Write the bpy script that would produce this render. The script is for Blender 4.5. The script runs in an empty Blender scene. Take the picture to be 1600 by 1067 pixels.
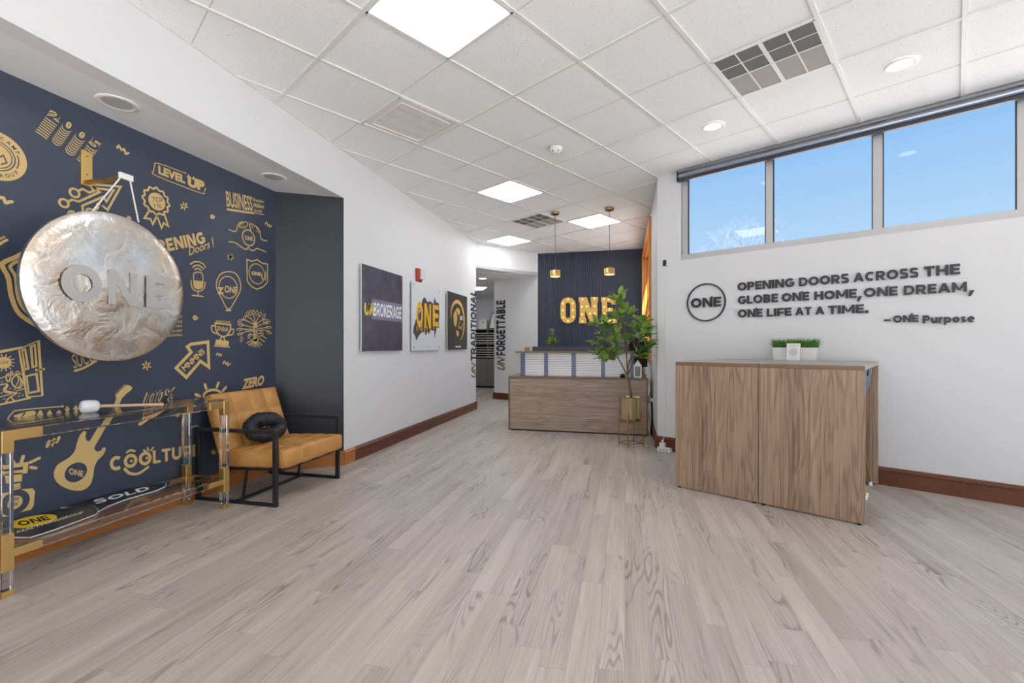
import bpy, bmesh, math, random
from mathutils import Vector, Matrix

S = bpy.context.scene
COL = S.collection
RND = random.Random(7)

# ------------------------------------------------------------------ camera, sky, exposure
TH = math.radians(13.92)            # the camera looks 13.9 degrees left of the long wall
FPX, CXP, CYP, HC = 711.5, 800.0, 540.6, 1.155
cam_d = bpy.data.cameras.new('camera')
cam_d.sensor_width = 36.0
cam_d.lens = FPX / 1600 * 36
cam_d.shift_y = (CYP - 533.5) / 1600
cam_d.clip_start = 0.05
cam = bpy.data.objects.new('camera', cam_d)
COL.objects.link(cam)
cam.location = (0, 0, HC)
cam.rotation_euler = (math.pi / 2, 0, TH)
S.camera = cam
S.view_settings.view_transform = 'Standard'
S.view_settings.look = 'None'
S.view_settings.exposure = -0.1
S.view_settings.gamma = 1.0
S.view_settings.use_curve_mapping = False

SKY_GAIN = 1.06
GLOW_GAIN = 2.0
PANEL = 11.5


def build_world():
    w = bpy.data.worlds.new('sky')
    S.world = w
    w.use_nodes = True
    nt = w.node_tree
    nt.nodes.clear()
    N = nt.nodes.new
    L = nt.links.new
    tc = N('ShaderNodeTexCoord')
    sp = N('ShaderNodeSeparateXYZ')
    L(tc.outputs['Generated'], sp.inputs[0])
    rp = N('ShaderNodeValToRGB')
    e = rp.color_ramp.elements
    e[0].position, e[0].color = 0.0, (.60, .80, .98, 1)
    e[1].position, e[1].color = 0.75, (.16, .40, .84, 1)
    m = e.new(.16); m.color = (.50, .73, .97, 1)
    m = e.new(.36); m.color = (.29, .57, .94, 1)
    L(sp.outputs['Z'], rp.inputs['Fac'])
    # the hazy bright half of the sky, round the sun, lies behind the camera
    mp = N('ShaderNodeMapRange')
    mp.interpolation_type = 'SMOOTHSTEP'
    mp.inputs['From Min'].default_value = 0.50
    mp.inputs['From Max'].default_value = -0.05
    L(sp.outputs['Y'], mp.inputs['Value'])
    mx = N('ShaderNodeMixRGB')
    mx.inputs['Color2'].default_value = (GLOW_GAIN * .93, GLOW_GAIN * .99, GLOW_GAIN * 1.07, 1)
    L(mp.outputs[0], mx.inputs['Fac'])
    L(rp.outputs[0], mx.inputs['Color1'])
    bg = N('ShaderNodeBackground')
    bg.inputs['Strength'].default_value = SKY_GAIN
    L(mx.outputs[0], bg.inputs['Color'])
    out = N('ShaderNodeOutputWorld')
    L(bg.outputs[0], out.inputs['Surface'])


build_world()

CEIL = 3.044
SOFF = 2.5925


def portal(name, loc, rot, sx, sy):
    d = bpy.data.lights.new(name, 'AREA')
    d.shape = 'RECTANGLE'
    d.size, d.size_y = sx, sy
    d.cycles.is_portal = True
    o = bpy.data.objects.new(name, d)
    COL.objects.link(o)
    o.location = loc
    o.rotation_euler = rot


sun = bpy.data.lights.new('sun', 'SUN')
sun.energy = 25.0
sun.color = (.96, .985, 1.0)
sun.angle = math.radians(.6)
sun_o = bpy.data.objects.new('sun', sun)
COL.objects.link(sun_o)
sun_o.rotation_euler = (math.radians(44), 0, math.radians(12))   # high, from behind the camera

# daylight sampling through the added shop-front openings behind the camera
portal('storefront_daylight', (-.6, -2.62, 1.5), (math.pi / 2, 0, 0), 4.0, 2.5)
portal('side_daylight', (4.44, .2, 1.5), (math.pi / 2, 0, math.pi / 2), 5.0, 2.5)

# ------------------------------------------------------------------ pixels of the photo -> the place


def ray(px, py):
    X = (px - CXP) / FPX
    c, s = math.cos(TH), math.sin(TH)
    return Vector((X * c - s, X * s + c, (CYP - py) / FPX))


EYE = Vector((0, 0, HC))


def at_z(px, py, z):
    d = ray(px, py)
    return EYE + d * ((z - HC) / d.z)


class Plane:
    """an upright wall plane: U runs along it, V is up, N points into the room"""

    def __init__(self, O, U, N):
        self.O = Vector(O); self.U = Vector(U).normalized(); self.V = Vector((0, 0, 1)); self.N = Vector(N).normalized()

    def px(self, x, y, d=0.0):
        r = ray(x, y)
        O = self.O + self.N * d
        t = (O - EYE).dot(self.N) / r.dot(self.N)
        p = EYE + r * t - self.O
        return (p.dot(self.U), p.dot(self.V))

    def at(self, u, v, d=0.0):
        return self.O + self.U * u + self.V * v + self.N * d


P_LEFT = Plane((-2.648, 0, 0), (0, 1, 0), (1, 0, 0))
P_MURAL = Plane((-3.158, 0, 0), (0, 1, 0), (1, 0, 0))
P_RIGHT = Plane((.359, 5.357, 0), (.882, -.471, 0), (-.471, -.882, 0))
P_BACK = Plane((0, 9.19, 0), (1, 0, 0), (0, -1, 0))
P_UNF = Plane((-2.78, 9.59, 0), (1.047, -.40, 0), (-.40, -1.047, 0))
P_SIDE = Plane((.355, 0, 0), (0, -1, 0), (-1, 0, 0))

# ------------------------------------------------------------------ materials


def srgb(r, g, b):
    f = lambda c: (c / 255 / 12.92) if c / 255 <= .04045 else ((c / 255 + .055) / 1.055) ** 2.4
    return (f(r), f(g), f(b), 1)


MATS = {}


class NT:
    def __init__(self, name):
        self.m = bpy.data.materials.new(name)
        self.m.use_nodes = True
        self.t = self.m.node_tree
        self.b = self.t.nodes['Principled BSDF']
        self.out = self.t.nodes['Material Output']

    def n(self, typ, **kw):
        o = self.t.nodes.new(typ)
        for k, v in kw.items():
            if k.startswith('i_'):
                o.inputs[k[2:].replace('_', ' ')].default_value = v
            else:
                setattr(o, k, v)
        return o

    def l(self, a, b):
        self.t.links.new(a, b)

    def math(self, op, a, b=None, c=None):
        o = self.n('ShaderNodeMath', operation=op)
        for i, v in enumerate((a, b, c)):
            if v is None: continue
            if isinstance(v, (int, float)): o.inputs[i].default_value = v
            else: self.l(v, o.inputs[i])
        return o.outputs[0]

    def mix(self, f, a, b):
        o = self.n('ShaderNodeMixRGB')
        for i, v in enumerate((f, a, b)):
            if isinstance(v, (int, float)): o.inputs[i].default_value = v
            elif isinstance(v, tuple): o.inputs[i].default_value = v
            else: self.l(v, o.inputs[i])
        return o.outputs[0]

    def obj_coords(self, scale=(1, 1, 1), rot=(0, 0, 0)):
        tc = self.n('ShaderNodeTexCoord')
        mp = self.n('ShaderNodeMapping')
        mp.inputs['Scale'].default_value = scale
        mp.inputs['Rotation'].default_value = rot
        self.l(tc.outputs['Object'], mp.inputs['Vector'])
        return mp.outputs[0]

    def noise(self, vec, scale, detail=3, rough=.5, dist=0.0):
        o = self.n('ShaderNodeTexNoise')
        o.inputs['Scale'].default_value = scale
        o.inputs['Detail'].default_value = detail
        o.inputs['Roughness'].default_value = rough
        o.inputs['Distortion'].default_value = dist
        if vec is not None: self.l(vec, o.inputs['Vector'])
        return o.outputs['Fac']

    def rng(self, v, a, b, c=0.0, d=1.0):
        o = self.n('ShaderNodeMapRange')
        o.inputs['From Min'].default_value = a
        o.inputs['From Max'].default_value = b
        o.inputs['To Min'].default_value = c
        o.inputs['To Max'].default_value = d
        self.l(v, o.inputs['Value'])
        return o.outputs[0]

    def bump(self, h, strength, dist=.01):
        o = self.n('ShaderNodeBump')
        o.inputs['Strength'].default_value = strength
        o.inputs['Distance'].default_value = dist
        self.l(h, o.inputs['Height'])
        self.l(o.outputs[0], self.b.inputs['Normal'])

    def set(self, **kw):
        for k, v in kw.items():
            self.b.inputs[k.replace('_', ' ')].default_value = v


def paint(name, rgb, rough=.6, var=.03, scale=6, metal=0.0, bump=0.0, bscale=60, spec=.5):
    if name in MATS: return MATS[name]
    k = NT(name)
    c = srgb(*rgb)
    v = k.obj_coords()
    f = k.noise(v, scale, 3)
    lo = tuple(x * (1 - var) for x in c[:3]) + (1,)
    hi = tuple(min(1, x * (1 + var)) for x in c[:3]) + (1,)
    k.l(k.mix(f, lo, hi), k.b.inputs['Base Color'])
    k.set(Roughness=rough, Metallic=metal)
    k.b.inputs['Specular IOR Level'].default_value = spec
    if bump:
        k.bump(k.noise(v, bscale, 2), bump, .004)
    MATS[name] = k.m
    return k.m


def wood(name, light, dark, axis=2, rough=.45, scale=1.0, contrast=1.0):
    """straight-grained board with darker flame figure; axis = grain direction in object space"""
    if name in MATS: return MATS[name]
    k = NT(name)
    st = [9 * scale, 9 * scale, 9 * scale]
    st[axis] = .7 * scale
    v = k.obj_coords(tuple(st))
    n1 = k.noise(v, 1.0, 2, .5, .4)
    lines = k.math('SINE', k.math('MULTIPLY', n1, 62.0))
    lines = k.rng(lines, -.2, 1.0)
    st2 = [60 * scale, 60 * scale, 60 * scale]
    st2[axis] = 1.2 * scale
    fine = k.noise(k.obj_coords(tuple(st2)), 1.0, 4, .65)
    st3 = [7 * scale, 7 * scale, 7 * scale]
    st3[axis] = .25 * scale
    broad = k.noise(k.obj_coords(tuple(st3)), 1.0, 2)
    f = k.math('ADD', k.math('MULTIPLY', lines, .24 * contrast), k.math('MULTIPLY', k.rng(fine, .3, .7), .48 * contrast))
    f = k.math('ADD', f, k.math('MULTIPLY', k.rng(broad, .3, .7), .30 * contrast))
    k.l(k.mix(f, srgb(*light), srgb(*dark)), k.b.inputs['Base Color'])
    k.set(Roughness=rough)
    MATS[name] = k.m
    return k.m


def glow(name, rgb, strength):
    if name in MATS: return MATS[name]
    k = NT(name)
    c = srgb(*rgb)
    k.l(k.mix(k.noise(k.obj_coords(), 3.0, 1), c, tuple(x * .99 for x in c[:3]) + (1,)), k.b.inputs['Emission Color'])
    k.set(Base_Color=c, Roughness=.5)
    k.b.inputs['Emission Strength'].default_value = strength
    MATS[name] = k.m
    return k.m


def thin_glass(name, tint=(1, 1, 1, 1), refl=1.0, rough=.0):
    if name in MATS: return MATS[name]
    k = NT(name)
    k.t.nodes.remove(k.b)
    tr = k.n('ShaderNodeBsdfTransparent'); tr.inputs[0].default_value = tint
    gl = k.n('ShaderNodeBsdfGlossy'); gl.inputs['Roughness'].default_value = rough
    fr = k.n('ShaderNodeFresnel')
    ge = k.n('ShaderNodeNewGeometry')
    k.l(k.rng(ge.outputs['Backfacing'], 0, 1, 1.5, 1 / 1.5), fr.inputs['IOR'])
    ms = k.n('ShaderNodeMixShader')
    k.l(k.math('MULTIPLY', fr.outputs[0], refl), ms.inputs[0])
    k.l(tr.outputs[0], ms.inputs[1]); k.l(gl.outputs[0], ms.inputs[2])
    k.l(ms.outputs[0], k.out.inputs['Surface'])
    MATS[name] = k.m
    return k.m


def floor_mat():
    k = NT('vinyl_plank_floor')
    W, LN = .102, .92
    tc = k.n('ShaderNodeTexCoord')
    sp = k.n('ShaderNodeSeparateXYZ')
    k.l(tc.outputs['Object'], sp.inputs[0])
    x, y = sp.outputs['X'], sp.outputs['Y']
    xs = k.math('DIVIDE', x, W)
    ix = k.math('FLOOR', xs)
    wn = k.n('ShaderNodeTexWhiteNoise', noise_dimensions='1D')
    k.l(ix, wn.inputs['W'])
    ys = k.math('ADD', k.math('DIVIDE', y, LN), k.math('MULTIPLY', wn.outputs['Value'], 7.3))
    iy = k.math('FLOOR', ys)
    cb = k.n('ShaderNodeCombineXYZ')
    k.l(ix, cb.inputs[0]); k.l(iy, cb.inputs[1])
    w2 = k.n('ShaderNodeTexWhiteNoise', noise_dimensions='3D')
    k.l(cb.outputs[0], w2.inputs['Vector'])
    pid = w2.outputs['Value']

    def vec(sx, sy, off):
        c = k.n('ShaderNodeCombineXYZ')
        k.l(k.math('ADD', k.math('MULTIPLY', x, sx), k.math('MULTIPLY', pid, 53.0)), c.inputs[0])
        k.l(k.math('ADD', k.math('MULTIPLY', y, sy), k.math('MULTIPLY', pid, 31.0)), c.inputs[1])
        k.l(k.math('ADD', k.math('MULTIPLY', pid, 97.0), off), c.inputs[2])
        return c.outputs[0]
    fig = k.noise(vec(9.0, 1.15, 0.0), 1.0, 1.5, .45, .25)
    rings = k.rng(k.math('SINE', k.math('MULTIPLY', fig, 95.0)), .1, 1.0)
    mask = k.rng(k.noise(vec(7.0, 1.1, 5.0), 1.0, 1.0), .50, .66)
    rings = k.math('MULTIPLY', rings, mask)
    fine = k.rng(k.noise(vec(130.0, 3.0, 2.0), 1.0, 4, .65), .30, .72)
    broad = k.rng(k.noise(vec(16.0, .8, 9.0), 1.0, 3), .30, .72)
    f = k.math('ADD', k.math('MULTIPLY', rings, .40), k.math('MULTIPLY', fine, .30))
    f = k.math('ADD', f, k.math('MULTIPLY', broad, .26))
    f = k.math('ADD', f, k.math('MULTIPLY', pid, .20))
    col = k.mix(f, srgb(216, 206, 198), srgb(128, 116, 107))
    ex = k.math('FRACT', xs); ey = k.math('FRACT', ys)
    gx = k.math('LESS_THAN', k.math('MINIMUM', ex, k.math('SUBTRACT', 1.0, ex)), .008)
    gy = k.math('LESS_THAN', ey, .0022)
    g = k.math('MULTIPLY', k.math('MAXIMUM', gx, gy), .35)
    col = k.mix(g, col, srgb(90, 80, 72))
    k.l(col, k.b.inputs['Base Color'])
    k.l(k.rng(fine, 0, 1, .40, .52), k.b.inputs['Roughness'])
    k.b.inputs['Specular IOR Level'].default_value = .45
    k.bump(fine, .08, .002)
    MATS['floor'] = k.m
    return k.m


def tile_mat():
    k = NT('mineral_fibre_tile')
    v = k.obj_coords()
    sp = k.rng(k.noise(v, 95, 2, .6), .28, .36)
    base = k.mix(k.noise(v, 5, 2), srgb(239, 241, 243), srgb(243, 245, 247))
    k.l(k.mix(sp, srgb(190, 190, 188), base), k.b.inputs['Base Color'])
    k.set(Roughness=.9)
    k.bump(k.noise(v, 140, 2), .15, .003)
    MATS['tile'] = k.m
    return k.m


def gong_mat():
    k = NT('hammered_gong_metal')
    v = k.obj_coords()
    n = k.noise(v, 3.2, 4, .55, .8)
    k.l(k.mix(k.rng(n, .40, .66), srgb(240, 239, 236), srgb(232, 212, 188)), k.b.inputs['Base Color'])
    k.set(Metallic=1.0)
    k.l(k.rng(k.noise(v, 9, 3), .3, .7, .20, .36), k.b.inputs['Roughness'])
    h = k.math('ADD', k.math('MULTIPLY', k.noise(v, 7, 4, .55, 1.2), .7), k.math('MULTIPLY', k.noise(v, 26, 3, .6), .18))
    k.bump(h, .26, .05)
    MATS['gong'] = k.m
    return k.m


def acrylic_mat():
    k = NT('clear_acrylic')
    k.l(k.mix(k.noise(k.obj_coords(), 2.0, 1), (.96, .97, .98, 1), (.985, .99, 1, 1)), k.b.inputs['Base Color'])
    k.set(Roughness=.01, IOR=1.45)
    k.b.inputs['Transmission Weight'].default_value = 1.0
    MATS['acrylic'] = k.m
    return k.m


def leather_mat():
    k = NT('tan_leather')
    v = k.obj_coords()
    n = k.noise(v, 7, 4, .6)
    k.l(k.mix(k.rng(n, .3, .7), srgb(186, 128, 62), srgb(212, 158, 92)), k.b.inputs['Base Color'])
    k.l(k.rng(n, .3, .7, .36, .5), k.b.inputs['Roughness'])
    k.bump(k.noise(v, 220, 2), .12, .002)
    MATS['leather'] = k.m
    return k.m


M_WHITE = paint('white_wall_paint', (225, 226, 228), .55, .01, 3)
M_CEILP = paint('white_soffit_paint', (234, 237, 240), .6, .01, 3)
M_NAVY = paint('navy_wall_covering', (63, 71, 89), .42, .04, 5)
M_NAVYFLAT = paint('navy_print_ink', (62, 70, 88), .42, .03, 5)
M_GOLD = paint('gold_print_ink', (214, 184, 122), .5, .04, 12)
M_CHAR = paint('charcoal_alcove_paint', (40, 43, 50), .4, .03, 4)
M_GRID = paint('white_grid_metal', (226, 226, 225), .4, .01, 8)
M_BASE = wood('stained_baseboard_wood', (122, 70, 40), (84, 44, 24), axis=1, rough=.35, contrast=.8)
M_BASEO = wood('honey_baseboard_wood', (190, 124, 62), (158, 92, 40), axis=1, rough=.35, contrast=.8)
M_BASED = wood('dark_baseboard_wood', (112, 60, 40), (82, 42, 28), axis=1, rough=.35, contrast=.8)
M_WINWOOD = wood('orange_window_wood', (226, 152, 70), (186, 108, 42), axis=2, rough=.3)
M_TABLEWOOD = wood('walnut_laminate_upright', (196, 166, 140), (116, 90, 70), axis=2, rough=.42, contrast=1.1)
M_DESKWOOD = wood('walnut_laminate_level', (196, 172, 154), (114, 94, 78), axis=0, rough=.42)
M_TOPLAM = wood('grey_laminate_top', (170, 158, 146), (142, 128, 116), axis=0, rough=.28)
M_EDGE = wood('walnut_edge_band', (138, 112, 90), (112, 88, 68), axis=0, rough=.4)
M_BLACK = paint('black_metal', (34, 35, 39), .4, .05, 10)
M_DARK = paint('dark_void', (22, 22, 24), .7, .05, 10)
M_BRASS = paint('brushed_brass', (232, 196, 126), .34, .05, 14, metal=1.0)
M_BRASSD = paint('antique_brass', (176, 138, 84), .3, .08, 14, metal=1.0)
M_ALU = paint('aluminium_frame', (196, 196, 196), .38, .02, 10, metal=.35)
M_STEELBLUE = paint('blue_grey_post', (98, 108, 136), .35, .03, 10, metal=.3)
M_PLASTIC = paint('white_plastic', (236, 236, 234), .4, .01, 10)
M_INK = paint('charcoal_letter', (52, 54, 62), .45, .03, 20)
M_FABRIC = paint('black_quilted_fabric', (30, 32, 40), .5, .1, 40, bump=.3, bscale=180)
M_STOOL = paint('slate_blue_fabric', (112, 122, 138), .8, .06, 60, bump=.3, bscale=220)
M_RED = paint('red_alarm_plastic', (168, 62, 44), .4, .03, 10)
M_FLOOR = floor_mat()
M_TILE = tile_mat()
M_GONG = gong_mat()
M_ACRYL = acrylic_mat()
M_LEATHER = leather_mat()
M_GLASS = thin_glass('window_glass', (.985, .99, 1, 1), .4)
M_TABLEGLASS = thin_glass('table_glass', (.97, .985, .985, 1), 1.0)
M_PANEL = glow('light_panel_diffuser', (250, 251, 252), PANEL)
M_LED = glow('downlight_lens', (255, 246, 232), 9.0)
M_GREY = paint('speaker_grille_grey', (186, 187, 189), .6, .03, 30)
M_LEAF = paint('glossy_green_leaf', (140, 170, 82), .38, .3, 9)
M_LEAFD = paint('dark_green_leaf', (100, 140, 74), .38, .3, 9)
M_BARK = paint('brown_green_bark', (112, 96, 66), .7, .2, 30, bump=.4, bscale=90)
M_GRASS = paint('artificial_grass_green', (84, 140, 44), .5, .35, 25)

# ------------------------------------------------------------------ mesh tools
ROOTM = {}


class MB:
    def __init__(self, local=False):
        self.v = []; self.f = []; self.local = local

    def add(self, vs, fs):
        o = len(self.v)
        self.v += [Vector(p) for p in vs]
        self.f += [tuple(i + o for i in f) for f in fs]
        return self

    def obox(self, c, a, b, d):
        """box about c with half-vectors a, b, d"""
        c, a, b, d = map(Vector, (c, a, b, d))
        vs = [c + a * i + b * j + d * k for k in (-1, 1) for j in (-1, 1) for i in (-1, 1)]
        return self.add(vs, [(0, 2, 3, 1), (4, 5, 7, 6), (0, 1, 5, 4), (2, 6, 7, 3), (0, 4, 6, 2), (1, 3, 7, 5)])

    def box(self, x0, x1, y0, y1, z0, z1):
        return self.obox(((x0 + x1) / 2, (y0 + y1) / 2, (z0 + z1) / 2), ((x1 - x0) / 2, 0, 0), (0, (y1 - y0) / 2, 0), (0, 0, (z1 - z0) / 2))

    def pbox(self, P, u0, u1, v0, v1, d0, d1):
        """box on a wall plane"""
        return self.obox(P.at((u0 + u1) / 2, (v0 + v1) / 2, (d0 + d1) / 2), P.U * ((u1 - u0) / 2), P.V * ((v1 - v0) / 2), P.N * ((d1 - d0) / 2))

    def bar(self, p, q, w, h=None, up=(0, 0, 1)):
        p, q = Vector(p), Vector(q)
        h = h or w
        t = (q - p).normalized()
        u = Vector(up)
        if abs(t.dot(u)) > .95: u = Vector((1, 0, 0))
        s = t.cross(u).normalized()
        u = s.cross(t)
        return self.obox((p + q) / 2, (q - p) / 2, s * (w / 2), u * (h / 2))

    def tube(self, pts, r, n=10, caps=True, closed=False):
        pts = [Vector(p) for p in pts]
        m = len(pts)
        rs = r if isinstance(r, (list, tuple)) else [r] * m
        o = len(self.v)
        prev = None
        for i, p in enumerate(pts):
            if closed:
                t = (pts[(i + 1) % m] - pts[i - 1]).normalized()
            else:
                t = (pts[min(i + 1, m - 1)] - pts[max(i - 1, 0)]).normalized()
            if prev is None:
                u = Vector((0, 0, 1)) if abs(t.z) < .9 else Vector((1, 0, 0))
            else:
                u = prev
            s = t.cross(u)
            if s.length < 1e-6: s = t.orthogonal()
            s.normalize()
            u = s.cross(t).normalized()
            prev = u
            for k in range(n):
                a = 2 * math.pi * k / n
                self.v.append(p + (s * math.cos(a) + u * math.sin(a)) * rs[i])
        seg = m if closed else m - 1
        for i in range(seg):
            j = (i + 1) % m
            for k in range(n):
                l = (k + 1) % n
                self.f.append((o + i * n + k, o + j * n + k, o + j * n + l, o + i * n + l))
        if caps and not closed:
            self.f.append(tuple(o + k for k in range(n)))
            self.f.append(tuple(o + (m - 1) * n + k for k in reversed(range(n))))
        return self

    def lathe(self, prof, c, n=32, axis=(0, 0, 1), close=False):
        """profile of (radius, height) about an axis through c"""
        c = Vector(c); ax = Vector(axis).normalized()
        a = ax.orthogonal().normalized(); b = ax.cross(a)
        o = len(self.v); m = len(prof)
        for r, h in prof:
            for k in range(n):
                t = 2 * math.pi * k / n
                self.v.append(c + ax * h + (a * math.cos(t) + b * math.sin(t)) * max(r, 1e-5))
        for i in range(m - 1):
            for k in range(n):
                l = (k + 1) % n
                self.f.append((o + i * n + k, o + i * n + l, o + (i + 1) * n + l, o + (i + 1) * n + k))
        if prof[0][0] > 1e-4 and not close: self.f.append(tuple(o + k for k in reversed(range(n))))
        if prof[-1][0] > 1e-4 and not close: self.f.append(tuple(o + (m - 1) * n + k for k in range(n)))
        return self

    def prism(self, pts3, ext):
        """polygon of 3-D points pushed along ext"""
        pts3 = [Vector(p) for p in pts3]; e = Vector(ext); n = len(pts3)
        fs = [tuple(range(n)), tuple(reversed(range(n, 2 * n)))]
        fs += [(i, i + n, (i + 1) % n + n, (i + 1) % n) for i in range(n)]
        return self.add(pts3 + [p + e for p in pts3], fs)

    def grid(self, fn, nu, nv):
        o = len(self.v)
        for i in range(nu + 1):
            for j in range(nv + 1):
                self.v.append(Vector(fn(i / nu, j / nv)))
        for i in range(nu):
            for j in range(nv):
                a = o + i * (nv + 1) + j
                self.f.append((a, a + 1, a + nv + 2, a + nv + 1))
        return self

    # ---- flat artwork on a wall plane, uv in metres
    def ribbon(self, P, pts, w, closed=False, d=.0015):
        pts = [Vector((p[0], p[1])) for p in pts]
        n = len(pts)
        L, Rr = [], []
        for i in range(n):
            a = pts[i - 1] if (i > 0 or closed) else None
            b = pts[(i + 1) % n] if (i < n - 1 or closed) else None
            t1 = (pts[i] - a).normalized() if a is not None else None
            t2 = (b - pts[i]).normalized() if b is not None else None
            if t1 is None: t1 = t2
            if t2 is None: t2 = t1
            n1 = Vector((-t1.y, t1.x)); n2 = Vector((-t2.y, t2.x))
            m = n1 + n2
            if m.length < .2: m = n1
            m.normalize()
            k = 1 / max(.45, m.dot(n1))
            off = m * (w / 2 * k)
            L.append(pts[i] + off); Rr.append(pts[i] - off)
        vs = [P.at(p.x, p.y, d) for p in L] + [P.at(p.x, p.y, d) for p in Rr]
        fs = [(i, i + n, (i + 1) % n + n, (i + 1) % n) for i in range(n if closed else n - 1)]
        self.add(vs, fs)
        if not closed:
            for p in (pts[0], pts[-1]): self.disc(P, p, w / 2, d=d + 6e-5, n=10)
        return self

    def fill(self, P, pts, d=.0015):
        return self.add([P.at(p[0], p[1], d) for p in pts], [tuple(range(len(pts)))])

    def disc(self, P, c, r, d=.0015, n=28, ry=None):
        ry = ry or r
        return self.fill(P, [(c[0] + r * math.cos(2 * math.pi * k / n), c[1] + ry * math.sin(2 * math.pi * k / n)) for k in range(n)], d)

    def ring(self, P, c, r, w, d=.0015, n=40, ry=None):
        ry = ry or r
        return self.ribbon(P, [(c[0] + r * math.cos(2 * math.pi * k / n), c[1] + ry * math.sin(2 * math.pi * k / n)) for k in range(n)], w, True, d)

    def text(self, P, s, bl, br, tl, d=.0015, depth=0.0, bold=.0, lean=0.0, space=1.0):
        vs, fs, (x0, x1, y0, y1) = text_geo(s, bold, depth > 0, lean, space)
        bl, br, tl = Vector(bl[:2]), Vector(br[:2]), Vector(tl[:2])
        ex, ey = (br - bl) / (x1 - x0), (tl - bl) / (y1 - y0)
        out = []
        for x, y, z in vs:
            p = bl + ex * (x - x0) + ey * (y - y0)
            out.append(P.at(p.x, p.y, d + (z * depth if depth else 0)))
        return self.add(out, fs)

    def char(self, P, s, c, h, ang=0.0, w=None, d=.0015, bold=.02, depth=0.0, lean=0.0):
        vs, fs, (x0, x1, y0, y1) = text_geo(s, bold, depth > 0, lean)
        w = w or h * (x1 - x0) / (y1 - y0)
        ca, sa = math.cos(ang), math.sin(ang)
        q = lambda a, b: (c[0] + a * ca - b * sa, c[1] + a * sa + b * ca)
        return self.text(P, s, q(-w / 2, -h / 2), q(w / 2, -h / 2), q(-w / 2, h / 2), d, depth, bold, lean)

    def build(self, name, mat, parent=None, label=None, smooth=0, bevel=0.0, base=None, kind=None, weld=False):
        me = bpy.data.meshes.new(name)
        vs = self.v
        M = None
        if parent is not None and not self.local:
            M = ROOTM.get(parent.name)
        if parent is None and base is not None:
            M = Matrix.Translation(Vector(base))
        if M is not None:
            Mi = M.inverted()
            vs = [Mi @ p for p in vs]
        me.from_pydata([tuple(p) for p in vs], [], self.f)
        if weld:
            bm = bmesh.new(); bm.from_mesh(me)
            bmesh.ops.remove_doubles(bm, verts=bm.verts, dist=1e-5)
            bmesh.ops.recalc_face_normals(bm, faces=bm.faces)
            bm.to_mesh(me); bm.free()
        me.materials.append(mat)
        if smooth:
            me.polygons.foreach_set('use_smooth', [True] * len(me.polygons))
            me.set_sharp_from_angle(angle=math.radians(smooth))
        me.update()
        o = bpy.data.objects.new(name, me)
        COL.objects.link(o)
        if parent is not None:
            o.parent = parent
            if parent.name in ROOTM: ROOTM[o.name] = ROOTM[parent.name]
        elif base is not None:
            o.location = base
            ROOTM[o.name] = Matrix.Translation(Vector(base))
        if label: o['label'] = label
        if kind: o['kind'] = kind
        if bevel:
            b = o.modifiers.new('bevel', 'BEVEL'); b.width = bevel; b.segments = 2
            b.limit_method = 'ANGLE'; b.angle_limit = math.radians(40)
            b.harden_normals = False
        return o


TEXTS = {}


def text_geo(s, bold, solid, lean=0.0, space=1.0):
    key = (s, bold, solid, lean, space)
    if key in TEXTS: return TEXTS[key]
    cu = bpy.data.curves.new('lettering', 'FONT')
    cu.body = s
    cu.size = 1.0
    cu.offset = bold
    cu.shear = lean
    cu.space_character = space
    cu.resolution_u = 3
    cu.extrude = .5 if solid else 0.0
    ob = bpy.data.objects.new('lettering', cu)
    COL.objects.link(ob)
    dg = bpy.context.evaluated_depsgraph_get()
    me = bpy.data.meshes.new_from_object(ob.evaluated_get(dg))
    vs = [(v.co.x, v.co.y, v.co.z + (.5 if solid else 0)) for v in me.vertices]
    fs = [tuple(p.vertices) for p in me.polygons]
    bpy.data.objects.remove(ob)
    bpy.data.curves.remove(cu)
    bpy.data.meshes.remove(me)
    xs = [v[0] for v in vs]; ys = [v[1] for v in vs]
    TEXTS[key] = (vs, fs, (min(xs), max(xs), min(ys), max(ys)))
    return TEXTS[key]


def thing(name, label, cat, loc=(0, 0, 0), rz=0.0, group=None):
    o = bpy.data.objects.new(name, None)
    COL.objects.link(o)
    o.empty_display_size = .1
    o.location = loc
    o.rotation_euler = (0, 0, rz)
    o['label'] = label; o['category'] = cat
    if group: o['group'] = group
    ROOTM[o.name] = Matrix.Translation(Vector(loc)) @ Matrix.Rotation(rz, 4, 'Z')
    return o


def tag(o, label, cat, group=None):
    o['label'] = label; o['category'] = cat
    if group: o['group'] = group
    return o


def struct(name, mb, mat, bevel=0.0, smooth=0):
    o = mb.build(name, mat, bevel=bevel, smooth=smooth)
    o['kind'] = 'structure'
    return o


def curve(pts, n=6, closed=False):
    """Catmull-Rom through 2-D or 3-D points"""
    P = [Vector(p) for p in pts]
    m = len(P); out = []
    for i in range(m if closed else m - 1):
        if closed:
            a, b, c, d = P[i - 1], P[i], P[(i + 1) % m], P[(i + 2) % m]
        else:
            a, b, c, d = P[max(i - 1, 0)], P[i], P[i + 1], P[min(i + 2, m - 1)]
        for k in range(n):
            t = k / n
            out.append(.5 * ((2 * b) + (c - a) * t + (2 * a - 5 * b + 4 * c - d) * t * t + (3 * b - a - 3 * c + d) * t ** 3))
    if not closed: out.append(P[-1])
    return out

# ------------------------------------------------------------------ heavy block letters drawn as polygons (cap height 1)


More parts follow.
